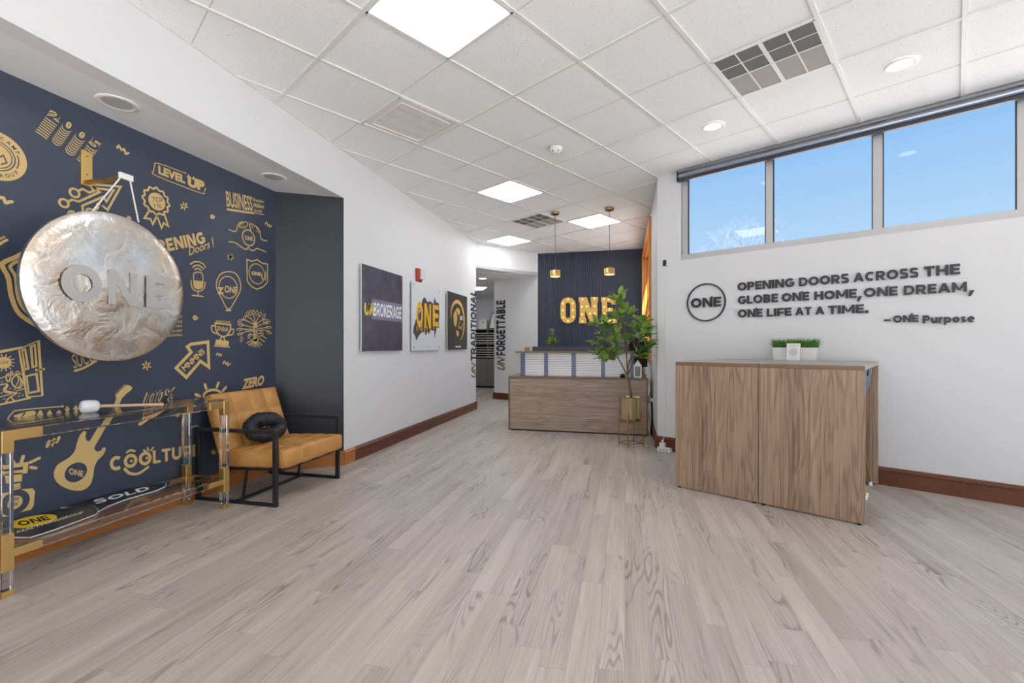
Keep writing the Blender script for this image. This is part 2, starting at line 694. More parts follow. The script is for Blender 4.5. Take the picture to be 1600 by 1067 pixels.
def _strip(pts, t, closed=False):
    pts = [Vector(p) for p in pts]; n = len(pts); L = []; R_ = []
    for i in range(n):
        a = pts[i - 1] if (i > 0 or closed) else None
        b = pts[(i + 1) % n] if (i < n - 1 or closed) else None
        t1 = (pts[i] - a).normalized() if a is not None else (b - pts[i]).normalized()
        t2 = (b - pts[i]).normalized() if b is not None else t1
        m = Vector((-t1.y - t2.y, t1.x + t2.x))
        m = m.normalized() if m.length > .1 else Vector((-t1.y, t1.x))
        k = 1 / max(.6, m.dot(Vector((-t1.y, t1.x))))
        L.append(pts[i] + m * (t / 2 * k)); R_.append(pts[i] - m * (t / 2 * k))
    return [[L[i], R_[i], R_[(i + 1) % n], L[(i + 1) % n]] for i in range(n if closed else n - 1)]


def _arc(cx, cy, rx, ry, a0, a1, n=14):
    return [(cx + rx * math.cos(math.radians(a0 + (a1 - a0) * k / n)), cy + ry * math.sin(math.radians(a0 + (a1 - a0) * k / n))) for k in range(n + 1)]


def _r(x0, x1, y0, y1): return [(x0, y0), (x1, y0), (x1, y1), (x0, y1)]


def glyph(c, t):
    h = t / 2; s = t * .88       # s: level strokes slightly thinner
    g = s / 2
    if c == 'O' or c == '0' or c == 'Q':
        w = 1.04 if c == 'O' else .72
        return w, _strip(_arc(w / 2, .5, w / 2 - h, .5 - h + .01, 0, 360, 36)[:-1], t, True)
    if c == 'C':
        w = .90; return w, _strip(_arc(w * .54, .5, w * .54 - h, .5 - h + .01, 48, 312, 24), t)
    if c == 'G':
        w = .98; p = _arc(w * .52, .5, w * .52 - h, .5 - h + .01, 45, 322, 24)
        return w, _strip(p, t) + [_r(w - t, w, .16, .56), _r(w * .54, w, .40, .56)]
    if c == 'D':
        w = .92; a = _arc(w * .48, .5, w * .52 - h, .5 - g, -90, 90, 18)
        return w, _strip([(h, g)] + a + [(h, 1 - g)], s) + [_r(0, t, 0, 1)]
    if c in 'PR':
        w = .80 if c == 'P' else .86
        a = _arc(w * .55, .66, (w * .45 - h) * (1 if c == 'P' else .93), .34 - g, -90, 90, 14)
        o = _strip([(h, .32 + g)] + a + [(h, 1 - g)], s) + [_r(0, t, 0, 1)]
        if c == 'R': o.append([(w * .40, .34), (w * .66, .42), (w + .04, 0), (w - t * 1.15, 0)])
        return w, o
    if c == 'B':
        w = .82
        return w, _strip([(h, .46 + g)] + _arc(w * .52, .73, w * .43 - h, .27 - g, -90, 90, 12) + [(h, 1 - g)], s) + \
            _strip([(h, g)] + _arc(w * .54, .27, w * .46 - h, .27 - g, -90, 90, 12) + [(h, .54 - g)], s) + [_r(0, t, 0, 1)]
    if c == 'E':
        w = .70; return w, [_r(0, t, 0, 1), _r(0, w, 0, s), _r(0, w * .93, .5 - g, .5 + g), _r(0, w, 1 - s, 1)]
    if c == 'F':
        w = .68; return w, [_r(0, t, 0, 1), _r(0, w * .92, .42 - g, .42 + g), _r(0, w, 1 - s, 1)]
    if c == 'L':
        w = .66; return w, [_r(0, t, 0, 1), _r(0, w, 0, s)]
    if c == 'T':
        w = .78; return w, [_r(w / 2 - h, w / 2 + h, 0, 1), _r(0, w, 1 - s, 1)]
    if c == 'H':
        w = .88; return w, [_r(0, t, 0, 1), _r(w - t, w, 0, 1), _r(0, w, .5 - g, .5 + g)]
    if c == 'I':
        return t, [_r(0, t, 0, 1)]
    if c == 'N':
        w = .92; return w, [_r(0, t * .95, 0, 1), _r(w - t * .95, w, 0, 1), [(0, 1), (t * 1.1, 1), (w, 0), (w - t * 1.1, 0)]]
    if c == 'M':
        w = 1.12; u = t * .92
        return w, [_r(0, u, 0, 1), _r(w - u, w, 0, 1), [(0, 1), (u * 1.05, 1), (w / 2 + u * .35, .22), (w / 2 - u * .5, .22)], [(w, 1), (w - u * 1.05, 1), (w / 2 - u * .35, .22), (w / 2 + u * .5, .22)]]
    if c == 'A':
        w = 1.0; u = t * 1.05
        return w, [[(0, 0), (u, 0), (w / 2 + u * .42, 1), (w / 2 - u * .48, 1)], [(w, 0), (w - u, 0), (w / 2 - u * .42, 1), (w / 2 + u * .48, 1)], _r(w * .22, w * .78, .2, .2 + s * .85)]
    if c == 'S':
        w = .76
        p = [(w - h * 1.1, .80), (w * .74, .90), (w * .5, 1 - g), (w * .26, .92), (h, .74), (w * .22, .60), (w * .5, .52), (w * .78, .44), (w - h, .27), (w * .76, .09), (w * .5, g), (w * .24, .09), (h * .9, .20)]
        return w, _strip(curve([(a, b) for a, b in p], 3), s)
    if c == 'U':
        w = .88; return w, _strip([(h, 1)] + _arc(w / 2, .40, w / 2 - h, .40 - h, 180, 360, 14) + [(w - h, 1)], t)
    if c == 'K':
        w = .90; return w, [_r(0, t, 0, 1), [(w - t * 1.2, 1), (w, 1), (t * 1.3, .32), (t * .6, .42)], [(w * .34, .55), (w * .58, .62), (w + .02, 0), (w - t * 1.3, 0)]]
    if c == 'V':
        w = .98; return w, [[(0, 1), (t * 1.1, 1), (w / 2 + t * .4, 0), (w / 2 - t * .5, 0)], [(w, 1), (w - t * 1.1, 1), (w / 2 - t * .4, 0), (w / 2 + t * .5, 0)]]
    if c == 'Y':
        w = .94; return w, [_r(w / 2 - h, w / 2 + h, 0, .45), [(0, 1), (t * 1.15, 1), (w / 2 + h, .36), (w / 2 - h, .36)], [(w, 1), (w - t * 1.15, 1), (w / 2 - h, .36), (w / 2 + h, .36)]]
    if c == 'W':
        w = 1.4; u = t
        q = [(0, w * .27), (w * .5, w * .27), (w * .5, w * .73), (w, w * .73)]
        return w, [[(a - u * .1 if a else 0, 1), (a + u, 1) if a < w else (a, 1), (b + u * .5, 0), (b - u * .5, 0)] for a, b in ((0, w * .27), (w * .46, w * .27), (w * .46, w * .73), (w - u, w * .73))]
    if c == 'Z':
        w = .74; return w, [_r(0, w, 0, s), _r(0, w, 1 - s, 1), [(0, s * .9), (t * 1.3, s * .9), (w, 1 - s * .9), (w - t * 1.3, 1 - s * .9)]]
    if c == 'o':
        w = .76; return w, _strip(_arc(w / 2, .36, w / 2 - h, .36 - g, 0, 360, 28)[:-1], s, True)
    if c == 'u':
        w = .70; return w, _strip([(h, .72)] + _arc(w / 2, .32, w / 2 - h, .32 - g, 180, 360, 12) + [(w - h, .72)], t * .95) + [_r(w - t, w, 0, .72)]
    if c == 'r':
        w = .48; return w, [_r(0, t, 0, .72)] + _strip(_arc(w, .42, w - h, .30 - g, 180, 92, 8), s)
    if c == 'p':
        w = .78; return w, [_r(0, t, -.26, .72)] + _strip(_arc(w / 2, .36, w / 2 - h, .36 - g, 0, 360, 28)[:-1], s, True)
    if c == 's':
        w = .58
        p = [(w - h, .58), (w * .5, .72 - g), (h, .54), (w * .5, .37), (w - h, .19), (w * .5, g), (h * .8, .13)]
        return w, _strip(curve(p, 4), s * .9)
    if c == 'e':
        w = .76; return w, _strip(_arc(w / 2, .36, w / 2 - h, .36 - g, 0, 312, 26), s) + [_r(h, w - h * .6, .29, .29 + s * .75)]
    if c == '!':
        return t, [_r(0, t, .3, 1), _r(0, t, 0, .2)]
    return .35, []


def word(s, t=.22, gap=.11):
    x = 0; out = []
    for c in s:
        w, ps = glyph(c, t)
        out += [[(p[0] + x, p[1]) for p in q] for q in ps]
        x += w + gap
    return x - gap, out


def block(m, P, s, bl, br, tl, d=.0015, depth=0.0, t=.22, gap=.11):
    W, ps = word(s, t, gap)
    bl, br, tl = Vector(bl[:2]), Vector(br[:2]), Vector(tl[:2])
    ex, ey = (br - bl) / W, tl - bl
    for i, q in enumerate(ps):
        pts = []
        if sum(q[k][0] * q[(k + 1) % len(q)][1] - q[(k + 1) % len(q)][0] * q[k][1] for k in range(len(q))) < 0: q = q[::-1]
        for p in q:
            v = bl + ex * p[0] + ey * p[1]
            pts.append(P.at(v.x, v.y, d + (i % 24) * 1.2e-5))
        if depth: m.prism(pts, P.N * depth)
        else: m.add(pts, [tuple(range(len(pts)))])
    return m

# ------------------------------------------------------------------ the room shell
GA, GB = math.radians(59.73), math.radians(149.73)
VA = Vector((math.cos(GA), math.sin(GA), 0)); VB = Vector((math.cos(GB), math.sin(GB), 0))
N0 = Vector((-.602, 2.512, 0)); T = .6096


def node(i, j, z=CEIL):
    p = N0 + VA * (T * i) + VB * (T * j)
    return Vector((p.x, p.y, z))


C1 = Vector((.359, 5.357, 0))
RE = C1 + P_RIGHT.U * 4.6
ROOM = [(-2.648, -2.6), (-2.648, 7.94), (-1.733, 9.166), (-1.733, 9.19), (.355, 9.19), (.359, 5.357), (RE.x, RE.y), (4.416, -2.6)]

struct('floor', MB().box(-6.2, 6, -4, 13, -.12, 0), M_FLOOR)
m = MB()
m.prism([(x, y, CEIL + .006) for x, y in ROOM], (0, 0, .08))
struct('ceiling', m, M_TILE)


def clip(p, d, poly):
    ts = []
    for k in range(len(poly)):
        a = Vector(poly[k]); b = Vector(poly[(k + 1) % len(poly)])
        e = b - a
        den = d.x * e.y - d.y * e.x
        if abs(den) < 1e-9: continue
        w = a - Vector((p.x, p.y))
        t = (w.x * e.y - w.y * e.x) / den
        s = (w.x * d.y - w.y * d.x) / den
        if 0 <= s < 1: ts.append(t)
    ts.sort()
    return [(ts[k], ts[k + 1]) for k in range(0, len(ts) - 1, 2)]


bars, scores = MB(), MB()
for k in range(-14, 18):
    for fam in (0, 1):
        p = node(0, k) if fam == 0 else node(k, 0)
        d = VA if fam == 0 else VB
        strong = fam == 0 or k % 2 == 1
        for a, b in clip(p, d, ROOM):
            q0, q1 = p + d * a, p + d * b
            zz = Vector((0, 0, .002 if fam == 0 else .0024))
            if strong: bars.bar(q0 + zz, q1 + zz, .024, .009)
            else: scores.bar(q0 + Vector((0, 0, .0055)), q1 + Vector((0, 0, .0055)), .007, .002)
# wall angle round the edge of the grid
for k in range(len(ROOM)):
    a = Vector((*ROOM[k], CEIL + .003)); b = Vector((*ROOM[(k + 1) % len(ROOM)], CEIL + .003))
    if (b - a).length > .1: bars.bar(a, b, .03, .006)
struct('trim_1', bars, M_GRID)
struct('trim_2', scores, paint('scored_tile_joint', (206, 206, 204), .8, .01))

# left: white wall, bulkhead over the alcove, the alcove itself
struct('wall_left', MB().box(-2.81, -2.648, 3.897, 7.94, 0, CEIL + .08), M_WHITE)
m = MB().box(-2.77, -2.648, -2.6, 3.897, SOFF, CEIL + .08)
struct('wall_upper_left', m, M_WHITE)
m = MB().prism([(-3.3, -2.6, SOFF), (-2.77, -2.6, SOFF), (-2.77, 3.9, SOFF), (-3.3, 3.9, SOFF)], (0, 0, .05))
struct('ceiling_alcove', m, M_CEILP)
WALL_MURAL = struct('wall_mural', MB().box(-3.3, -3.158, -2.6, 3.62, 0, SOFF), M_NAVY)
m = MB().prism([(-2.649, 3.896, 0), (-3.158, 3.586, 0), (-3.158, 3.9, 0), (-2.8, 3.9, 0)], (0, 0, SOFF))
struct('wall_alcove_end', m, M_CHAR)
m = MB().pbox(P_LEFT, 3.8975, 3.905, .1, SOFF, 0, .003)
struct('trim_3', m, M_WHITE)

# right wall with the long high window
s0, zsill = P_RIGHT.px(1062.5, 405.5)
ztop = CEIL
S_END = 4.6
SILL = P_RIGHT.px(1065.5, 404.6)[1] - .012
WTOP = CEIL - .03
W1 = P_RIGHT.px(1600, 200)[0] + .75
m = MB()
TK = -.16
m.pbox(P_RIGHT, 0, S_END, 0, SILL, TK, 0)
m.pbox(P_RIGHT, 0, s0, SILL, CEIL + .08, TK, 0)
m.pbox(P_RIGHT, W1, S_END, SILL, CEIL + .08, TK, 0)
m.pbox(P_RIGHT, s0, W1, WTOP, CEIL + .08, TK, 0)
struct('wall_right', m, M_WHITE)
fr = MB()
FW = .045
fd0, fd1 = -.10, -.035
mull = [(P_RIGHT.px(1066.5, 300, -.04)[0], P_RIGHT.px(1075.0, 300, -.04)[0]),
        (P_RIGHT.px(1196.5, 300, -.04)[0], P_RIGHT.px(1208.0, 300, -.04)[0]),
        (P_RIGHT.px(1363.5, 300, -.04)[0], P_RIGHT.px(1379.5, 300, -.04)[0]),
        (P_RIGHT.px(1588.5, 300, -.04)[0], P_RIGHT.px(1606.0, 300, -.04)[0])]
zg = P_RIGHT.px(1078, 396.5, -.04)[1]
for a, b in mull: fr.pbox(P_RIGHT, a, b, SILL, WTOP, fd0, fd1)
fr.pbox(P_RIGHT, W1 - .05, W1, SILL, WTOP, fd0, fd1)
fr.pbox(P_RIGHT, s0, W1, SILL, zg, fd0, fd1 + .002)
fr.pbox(P_RIGHT, s0, W1, WTOP - .04, WTOP, fd0, fd1 + .002)
win = fr.build('window_1', M_ALU, bevel=.003); win['kind'] = 'structure'
edges = [b for a, b in mull]; starts = [a for a, b in mull][1:] + [W1 - .05]
for a, b in zip(edges, starts):
    g = MB().pbox(P_RIGHT, a, b, zg, WTOP - .04, -.075, -.069)
    g.build('window_pane', M_GLASS, win)
    gk = MB()
    gk.pbox(P_RIGHT, a, a + .006, zg, WTOP - .04, -.068, -.034)
    gk.pbox(P_RIGHT, b - .006, b, zg, WTOP - .04, -.068, -.034)
    gk.build('gasket', M_BLACK, win)

# reception side wall with the wood-framed window
m = MB()
m.box(.355, .475, 5.36, 6.64, 0, CEIL + .08)
m.box(.355, .475, 9.02, 9.3, 0, CEIL + .08)
m.box(.355, .475, 6.64, 9.02, 0, 1.02)
m.box(.355, .475, 6.64, 9.02, 2.84, CEIL + .08)
struct('wall_reception_side', m, M_WHITE)
m = MB()
for y0, y1, z0, z1 in ((6.54, 6.645, .94, 2.935), (9.015, 9.12, .94, 2.935), (6.645, 9.015, 2.835, 2.935), (6.645, 9.015, .94, 1.025)):
    m.box(.318, .357, y0, y1, z0, z1)
m.box(.357, .50, 6.64, 6.66, 1.02, 2.84); m.box(.357, .50, 9.0, 9.02, 1.02, 2.84)
m.box(.357, .50, 6.66, 9.0, 1.02, 1.045); m.box(.357, .50, 6.66, 9.0, 2.815, 2.84)
for y in (6.66, 7.8, 8.95): m.box(.42, .46, y, y + .05, 1.045, 2.815)
for z in (1.045, 2.0, 2.77): m.box(.42, .46, 6.66, 9.0, z, z + .045)
w2 = m.build('window_2', M_WINWOOD, bevel=.003); w2['kind'] = 'structure'
for y0, y1 in ((6.71, 7.8), (7.85, 8.95)):
    for z0, z1 in ((1.09, 2.0), (2.045, 2.77)):
        MB().box(.437, .442, y0, y1, z0, z1).build('window_pane', M_GLASS, w2)

# dark slatted wall behind the desk
m = MB().box(-1.733, .47, 9.19, 9.32, 0, CEIL + .08)
x = -1.728
while x < .35:
    m.box(x, min(x + .025, .355), 9.172, 9.191, .0, CEIL)
    x += .0405
struct('wall_back', m, paint('midnight_slat_panel', (54, 60, 80), .5, .05, 8))

# angled bulkhead over the passage, the passage and the copy room beyond
a, b = Vector((-2.648, 7.94, SOFF)), Vector((-1.733, 9.166, SOFF))
nb = Vector((-(b - a).y, (b - a).x, 0)).normalized() * .12
m = MB().prism([a, b, b + nb, a + nb], (0, 0, CEIL + .08 - SOFF))
struct('wall_passage_header', m, M_WHITE)
m = MB().prism([(-2.648, 7.94, SOFF + .001), (-1.733, 9.166, SOFF + .001), (-1.70, 9.4, SOFF + .001), (-2.7, 13, SOFF + .001), (-6.1, 13, SOFF + .001), (-6.1, 7.9, SOFF + .001)], (0, 0, .06))
struct('ceiling_passage', m, M_TILE)
m = MB()
for q in range(-2, 9):
    p0 = Vector((-6, 7.4 + q * .61, SOFF - .001)); p1 = p0 + Vector((6, 3.2, 0))
    for s, t in clip(p0, (p1 - p0).normalized(), [(-2.67, 8.0), (-1.8, 9.15), (-2.7, 12.3), (-5.9, 12.3), (-5.9, 8.0)]):
        dd = (p1 - p0).normalized()
        m.bar(p0 + dd * s, p0 + dd * t, .02, .006)
struct('trim_4', m, M_GRID)
pu = P_UNF
m = MB().prism([(-2.78, 9.59, 0), (-1.733, 9.19, 0), (-1.733, 9.35, 0), (-2.62, 9.72, 0), (-2.62, 12.5, 0), (-2.78, 12.5, 0)], (0, 0, SOFF + .02))
struct('wall_passage', m, M_WHITE)
struct('wall_copy_room_back', MB().box(-6.1, -2.6, 12.45, 12.6, 0, SOFF + .02), M_WHITE)
struct('wall_copy_room_left', MB().box(-6.1, -5.95, 7.8, 12.6, 0, SOFF + .02), M_WHITE)
struct('wall_copy_room_front', MB().box(-6.1, -2.8, 7.80, 7.94, 0, SOFF + .02), M_WHITE)

# unseen shop front behind the camera, its openings added to let daylight in
m = MB()
m.box(-3.3, 4.55, -2.75, -2.6, 0, .22); m.box(-3.3, 4.55, -2.75, -2.6, 2.75, CEIL + .08)
m.box(-3.3, -2.6, -2.75, -2.6, .22, 2.75)
m.box(1.4, 4.55, -2.75, -2.6, .22, 2.75)  # unseen solid stretch, added to keep rear daylight off the right wall
for x in (-1.3, .05): m.box(x, x + .07, -2.72, -2.63, .22, 2.75)
struct('wall_rear', m, M_WHITE)
m = MB()
m.box(4.416, 4.55, -2.6, RE.y + .1, 0, .22); m.box(4.416, 4.55, -2.6, RE.y + .1, 2.75, CEIL + .08)
m.box(4.416, 4.55, 2.75, RE.y + .1, .22, 2.75)
for y in (-.9, .9): m.box(4.44, 4.52, y, y + .07, .22, 2.75)
struct('wall_side_right', m, M_WHITE)
struct('ground', MB().box(-60, 80, -60, 80, -.3, -.14), paint('pale_concrete_paving', (206, 202, 196), .9, .05, 1))


def baseboard(name, p, q, n, mat, h=.14, ends=True):
    p, q, n = Vector((*p, 0)), Vector((*q, 0)), Vector((*n, 0)).normalized()
    prof = [(0, 0), (.017, 0), (.017, h * .76), (.026, h * .80), (.026, h * .88), (.014, h * .94), (.008, h), (0, h)]
    m = MB()
    m.prism([p + n * a + Vector((0, 0, b)) for a, b in prof], q - p)
    return struct(name, m, mat)


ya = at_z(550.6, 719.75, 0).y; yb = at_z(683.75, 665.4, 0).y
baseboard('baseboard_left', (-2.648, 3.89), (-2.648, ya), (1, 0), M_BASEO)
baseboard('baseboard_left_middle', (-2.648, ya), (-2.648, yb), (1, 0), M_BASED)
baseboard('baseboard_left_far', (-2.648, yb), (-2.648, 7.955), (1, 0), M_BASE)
baseboard('baseboard_left_end', (-2.63, 7.94), (-2.81, 7.94), (0, 1), M_BASE)
baseboard('baseboard_mural', (-3.158, -2.6), (-3.158, 3.586), (1, 0), M_BASEO)
baseboard('baseboard_alcove', (-3.158, 3.586), (-2.64, 3.902), (.311, -.51), M_BASEO)
ce = C1 + P_RIGHT.U * S_END
baseboard('baseboard_right', (C1.x - .02, C1.y + .01), (ce.x, ce.y), P_RIGHT.N[:2], M_BASE, .15)
baseboard('baseboard_reception_side', (.355, 5.35), (.355, 9.19), (-1, 0), M_BASED, .15)
baseboard('baseboard_passage', (-2.80, 9.597), (-1.733, 9.19), P_UNF.N[:2], M_BASE)
baseboard('baseboard_passage_end', (-2.78, 9.57), (-2.78, 12.4), (-1, 0), M_BASE)

# ------------------------------------------------------------------ ceiling fittings


def tile_frame(i, j):
    c = node(i + .5, j + .5)
    return c


def light_panel(i, j, label):
    c = tile_frame(i, j)
    t = thing('ceiling_light_panel', label, 'ceiling light', (c.x, c.y, CEIL), GA, 'square ceiling light panels')
    h = T / 2 - .012
    m = MB(True)
    for sx, sy in ((1, 0), (-1, 0), (0, 1), (0, -1)):
        if sx: m.box(sx * h - .011, sx * h + .011, -h - .011, h + .011, -.004, .005)
        else: m.box(-h, h, sy * h - .011, sy * h + .011, -.004, .005)
    m.build('frame', M_GRID, t)
    MB(True).box(-h + .01, h - .01, -h + .01, h - .01, .001, .005).build('diffuser', M_PANEL, t)


light_panel(-1, 0, 'largest bright square light panel in the ceiling, at the top edge of the photo')
light_panel(3, 3, 'square ceiling light panel left of the return grille near the desk')
light_panel(6, 6, 'farthest small square ceiling light panel, by the white header over the passage')
light_panel(6, 3, 'square ceiling light panel between the two hanging pendants')


def downlight(p, label, r=.085, ceil=CEIL, lit=True, group='round recessed downlights', name='downlight', cat='ceiling light'):
    t = thing(name, label, cat, (p[0], p[1], ceil), 0, group)
    MB(True).lathe([(r * .70, -.002), (r * .78, -.006), (r * .98, -.008), (r * 1.03, -.004), (r * 1.03, .004)], (0, 0, 0), 40, close=True).build('trim_ring', M_PLASTIC, t, smooth=50)
    m = MB(True).lathe([(r * .74, -.0035), (0.0, -.0035)], (0, 0, 0), 40, close=True)
    m.build('lens' if lit else 'grille', M_LED if lit else M_GREY, t)


downlight(at_z(1114.5, 197.5, CEIL), 'small lit round downlight in the ceiling nearer the desk')
downlight(at_z(1407, 101.5, CEIL), 'lit round downlight in the ceiling right of the large return grille', .09)
for pxy, lab in (((184, 161), 'round grey grille in the alcove soffit above the gong'),
                 ((427, 277), 'smaller looking round grey grille in the soffit corner above the armchair')):
    p = at_z(*pxy, SOFF)
    downlight(p, lab, .10, SOFF, False, 'round soffit grilles', 'soffit_speaker', 'ceiling speaker')


def return_grille(i, j, label):
    c = tile_frame(i, j)
    t = thing('return_air_grille', label, 'air vent', (c.x, c.y, CEIL), GA, 'perforated return air grilles')
    h = T / 2 - .012
    m = MB(True)
    for k in (-1, 1):
        m.box(k * h - .012, k * h + .012, -h, h, -.005, .004); m.box(-h, h, k * h - .012, k * h + .012, -.005, .004)
    m.box(-.004, .004, -h, h, -.004, .003)
    m.box(-h, h, -.012, .012, -.0045, .003)
    m.box(-h / 2 - .003, -h / 2 + .003, -h, h, -.003, .003)
    for k in (-1, 1): m.box(-h, h, k * h / 2 - .004, k * h / 2 + .004, -.004, .003)
    m.build('frame', M_GRID, t)
    MB(True).box(-h, 0, -h, h, -.001, .004).build('dark_mesh', perf('dark_perforated_metal', (104, 104, 102), (70, 70, 70)), t)
    MB(True).box(0, h, -h, h, -.001, .004).build('light_mesh', perf('light_perforated_metal', (168, 165, 160), (138, 135, 130)), t)


def perf(name, a, b):
    if name in MATS: return MATS[name]
    k = NT(name)
    v = k.n('ShaderNodeTexVoronoi'); v.inputs['Scale'].default_value = 110
    v.inputs['Randomness'].default_value = 0.0
    k.l(k.obj_coords(), v.inputs['Vector'])
    k.l(k.mix(k.math('LESS_THAN', v.outputs['Distance'], .33), srgb(*a), srgb(*b)), k.b.inputs['Base Color'])
    k.set(Roughness=.6)
    MATS[name] = k.m
    return k.m


return_grille(2, -2, 'large perforated return air grille in the ceiling before the high window')
return_grille(5, 4, 'far perforated return air grille between two light panels near the desk')

c = tile_frame(0, 2)
t = thing('supply_vent', 'white square supply vent with slanted blades in the ceiling', 'air vent', (c.x, c.y, CEIL), GA)
h = T / 2 - .012
m = MB(True)
for k in (-1, 1):
    m.box(k * h - .013, k * h + .013, -h, h, -.006, .004); m.box(-h, h, k * h - .013, k * h + .013, -.006, .004)
    m.box(k * (h - .06) - .006, k * (h - .06) + .006, -h + .06, h - .06, -.006, .004)
    m.box(-h + .06, h - .06, k * (h - .06) - .006, k * (h - .06) + .006, -.006, .004)
m.build('frame', M_GRID, t)
MB(True).box(-h, h, -h, h, .001, .004).build('back_pan', M_GRID, t)
for k in range(3):
    y = -h / 2 + k * h / 2
    MB(True).obox((0, y, -.001), (h - .06, 0, 0), (0, .010, .003), (0, -.0006, .0015)).build('blade', paint('vent_blade_grey', (196, 196, 195), .5, .01), t)

p = at_z(869, 231, CEIL)
t = thing('smoke_detector', 'white round smoke detector in the middle of the ceiling', 'smoke detector', (p.x, p.y, CEIL))
MB(True).lathe([(.062, 0), (.062, -.012), (.056, -.02), (.050, -.024)], (0, 0, 0), 32).build('base', M_PLASTIC, t, smooth=40)
MB(True).lathe([(.050, -.022), (.047, -.036), (.040, -.046), (.022, -.052), (0, -.053)], (0, 0, 0), 32).build('sensor_head', M_PLASTIC, t, smooth=40)
for k in range(5):
    a = 2 * math.pi * k / 5 + .3
    MB(True).obox((.045 * math.cos(a), .045 * math.sin(a), -.040), (.006 * -math.sin(a), .006 * math.cos(a), 0), (.003 * math.cos(a), .003 * math.sin(a), 0), (0, 0, .004)).build('sensor_slot', M_DARK, t)

# roller shade along the head of the high window
t = thing('roller_shade', 'rolled up shade and metal head rail along the top of the high window', 'window shade', tuple(P_RIGHT.at(s0, WTOP, 0)))
SH0, SH1 = s0 - .005, W1 + .05
MB().pbox(P_RIGHT, SH0, SH1, CEIL - .028, CEIL - .002, 0, .06).build('head_rail', paint('grey_head_rail', (150, 152, 156), .35, .02, 8, metal=.6), t, bevel=.004)
m = MB().tube([P_RIGHT.at(SH0 + .01, CEIL - .062, .038), P_RIGHT.at(SH1 - .01, CEIL - .062, .038)], .027, 20)
m.build('roller_tube', paint('silver_roller_fabric', (170, 178, 196), .25, .04, 8, metal=.8), t, smooth=40)
MB().pbox(P_RIGHT, SH0, SH1, CEIL - .118, CEIL - .092, .003, .05).build('hem_bar', paint('dark_hem_bar', (66, 70, 82), .35, .05, 8, metal=.3), t, bevel=.004)
MB().pbox(P_RIGHT, SH0 - .008, SH0, CEIL - .118, CEIL - .004, 0, .062).build('end_bracket', M_BLACK, t, bevel=.002)


def pendant(px, py, label):
    p = at_z(px, py, CEIL)
    zb = 2.135
    t = thing('pendant_lamp', label, 'pendant lamp', (p.x, p.y, CEIL), 0, 'brass pendants over the desk')
    MB(True).lathe([(0, -.028), (.058, -.028), (.062, -.022), (.062, 0)], (0, 0, 0), 32).build('canopy', M_BRASSD, t, smooth=40)
    MB(True).tube([(0, 0, -.02), (0, 0, zb - CEIL + .10)], .0035, 8).build('cord', M_BLACK, t)
    z0 = zb - CEIL
    MB(True).lathe([(0, z0 + .105), (.012, z0 + .105), (.014, z0 + .09), (.067, z0 + .088), (.072, z0 + .082), (.072, z0), (.066, z0), (.066, z0 + .07), (0, z0 + .07)], (0, 0, 0), 40).build('shade', M_BRASS, t, smooth=40)
    MB(True).lathe([(.064, z0 + .006), (.064, z0 + .002), (0, z0 + .001)], (0, 0, 0), 32, close=True).build('lens', glow('warm_pendant_lens', (255, 206, 130), 3.5), t, smooth=40)


pendant(867.5, 332, 'brass disc pendant hanging over the left half of the reception desk')
pendant(952.3, 325.6, 'brass disc pendant hanging over the right half of the desk, above the tree')

# copy room lights
t = thing('passage_downlight', 'small lit downlight in the low ceiling of the passage', 'ceiling light', tuple(at_z(754, 435, SOFF)))
MB(True).lathe([(.075, -.002), (.085, -.006), (.1, -.004), (.1, .001)], (0, 0, 0), 32, close=True).build('trim_ring', M_PLASTIC, t, smooth=40)
MB(True).lathe([(.078, -.003), (0, -.003)], (0, 0, 0), 32, close=True).build('lens', M_LED, t)
t = thing('passage_light_panel', 'square light panel in the copy room ceiling, partly behind the white wall', 'ceiling light', (-3.65, 10.75, SOFF), math.radians(28))
MB(True).box(-.3, .3, -.3, .3, -.004, 0).build('frame', M_GRID, t)
MB(True).box(-.28, .28, -.28, .28, -.006, -.003).build('diffuser', M_PANEL, t)

# ------------------------------------------------------------------ gong on its wall bracket
GX, GY, GZ, GR = -2.86, 2.0, 1.493, .426
t = thing('wall_bracket', 'brass wall bracket whose arm the gong hangs from', 'bracket', (-3.158, 2.05, 2.145))
MB().box(-3.158, -3.150, 2.02, 2.08, 2.12, 2.33).build('wall_plate', M_BRASS, t, bevel=.002)
m = MB().box(-3.150, -2.845, 2.03, 2.07, 2.135, 2.148)
m.build('arm', M_BRASS, t, bevel=.002)
MB().box(-2.853, -2.835, 2.012, 2.088, 2.130, 2.166).build('end_hook', M_PLASTIC, t, bevel=.004)
for z in (2.19, 2.30):
    MB().lathe([(.006, 0), (.006, .003), (0, .004)], (-3.150, 2.05, z), 12, (1, 0, 0)).build('screw', M_BRASSD, t)

t = thing('gong', 'large hammered silver gong with faint letters hanging before the navy wall', 'gong', (GX, GY, GZ))
prof = [(0, .030), (.06, .0305), (.105, .027), (.12, .0245), (.2, .023), (.3, .019), (.37, .014), (.408, .008), (.424, -.002), (.426, -.012), (.423, -.026), (.418, -.026), (.420, -.010), (.40, .0), (.3, .009), (.1, .014), (0, .02)]
MB(True).lathe(prof, (0, 0, 0), 96, (1, 0, 0)).build('disc', M_GONG, t, smooth=30)
PG = Plane((GX, 0, 0), (0, 1, 0), (1, 0, 0))
m = MB()
g = lambda x, y: PG.px(x / 3.557, 350 + y / 3.557, .03)
o0, o1 = g(335, 437), g(568, 437)
bt, tp = g(560, 440)[1], g(560, 245)[1]
for ch, xa, xb in (('O', 338, 566), ('N', 600, 762), ('E', 812, 945)):
    ua, ub = g(xa, 350)[0], g(xb, 350)[0]
    block(m, PG, ch, (ua, bt), (ub, bt), (ua, tp), .0315, 0, .25)
m.build('etched_letters', paint('matte_etched_metal', (204, 200, 196), .45, .04, 9, metal=.8), t)
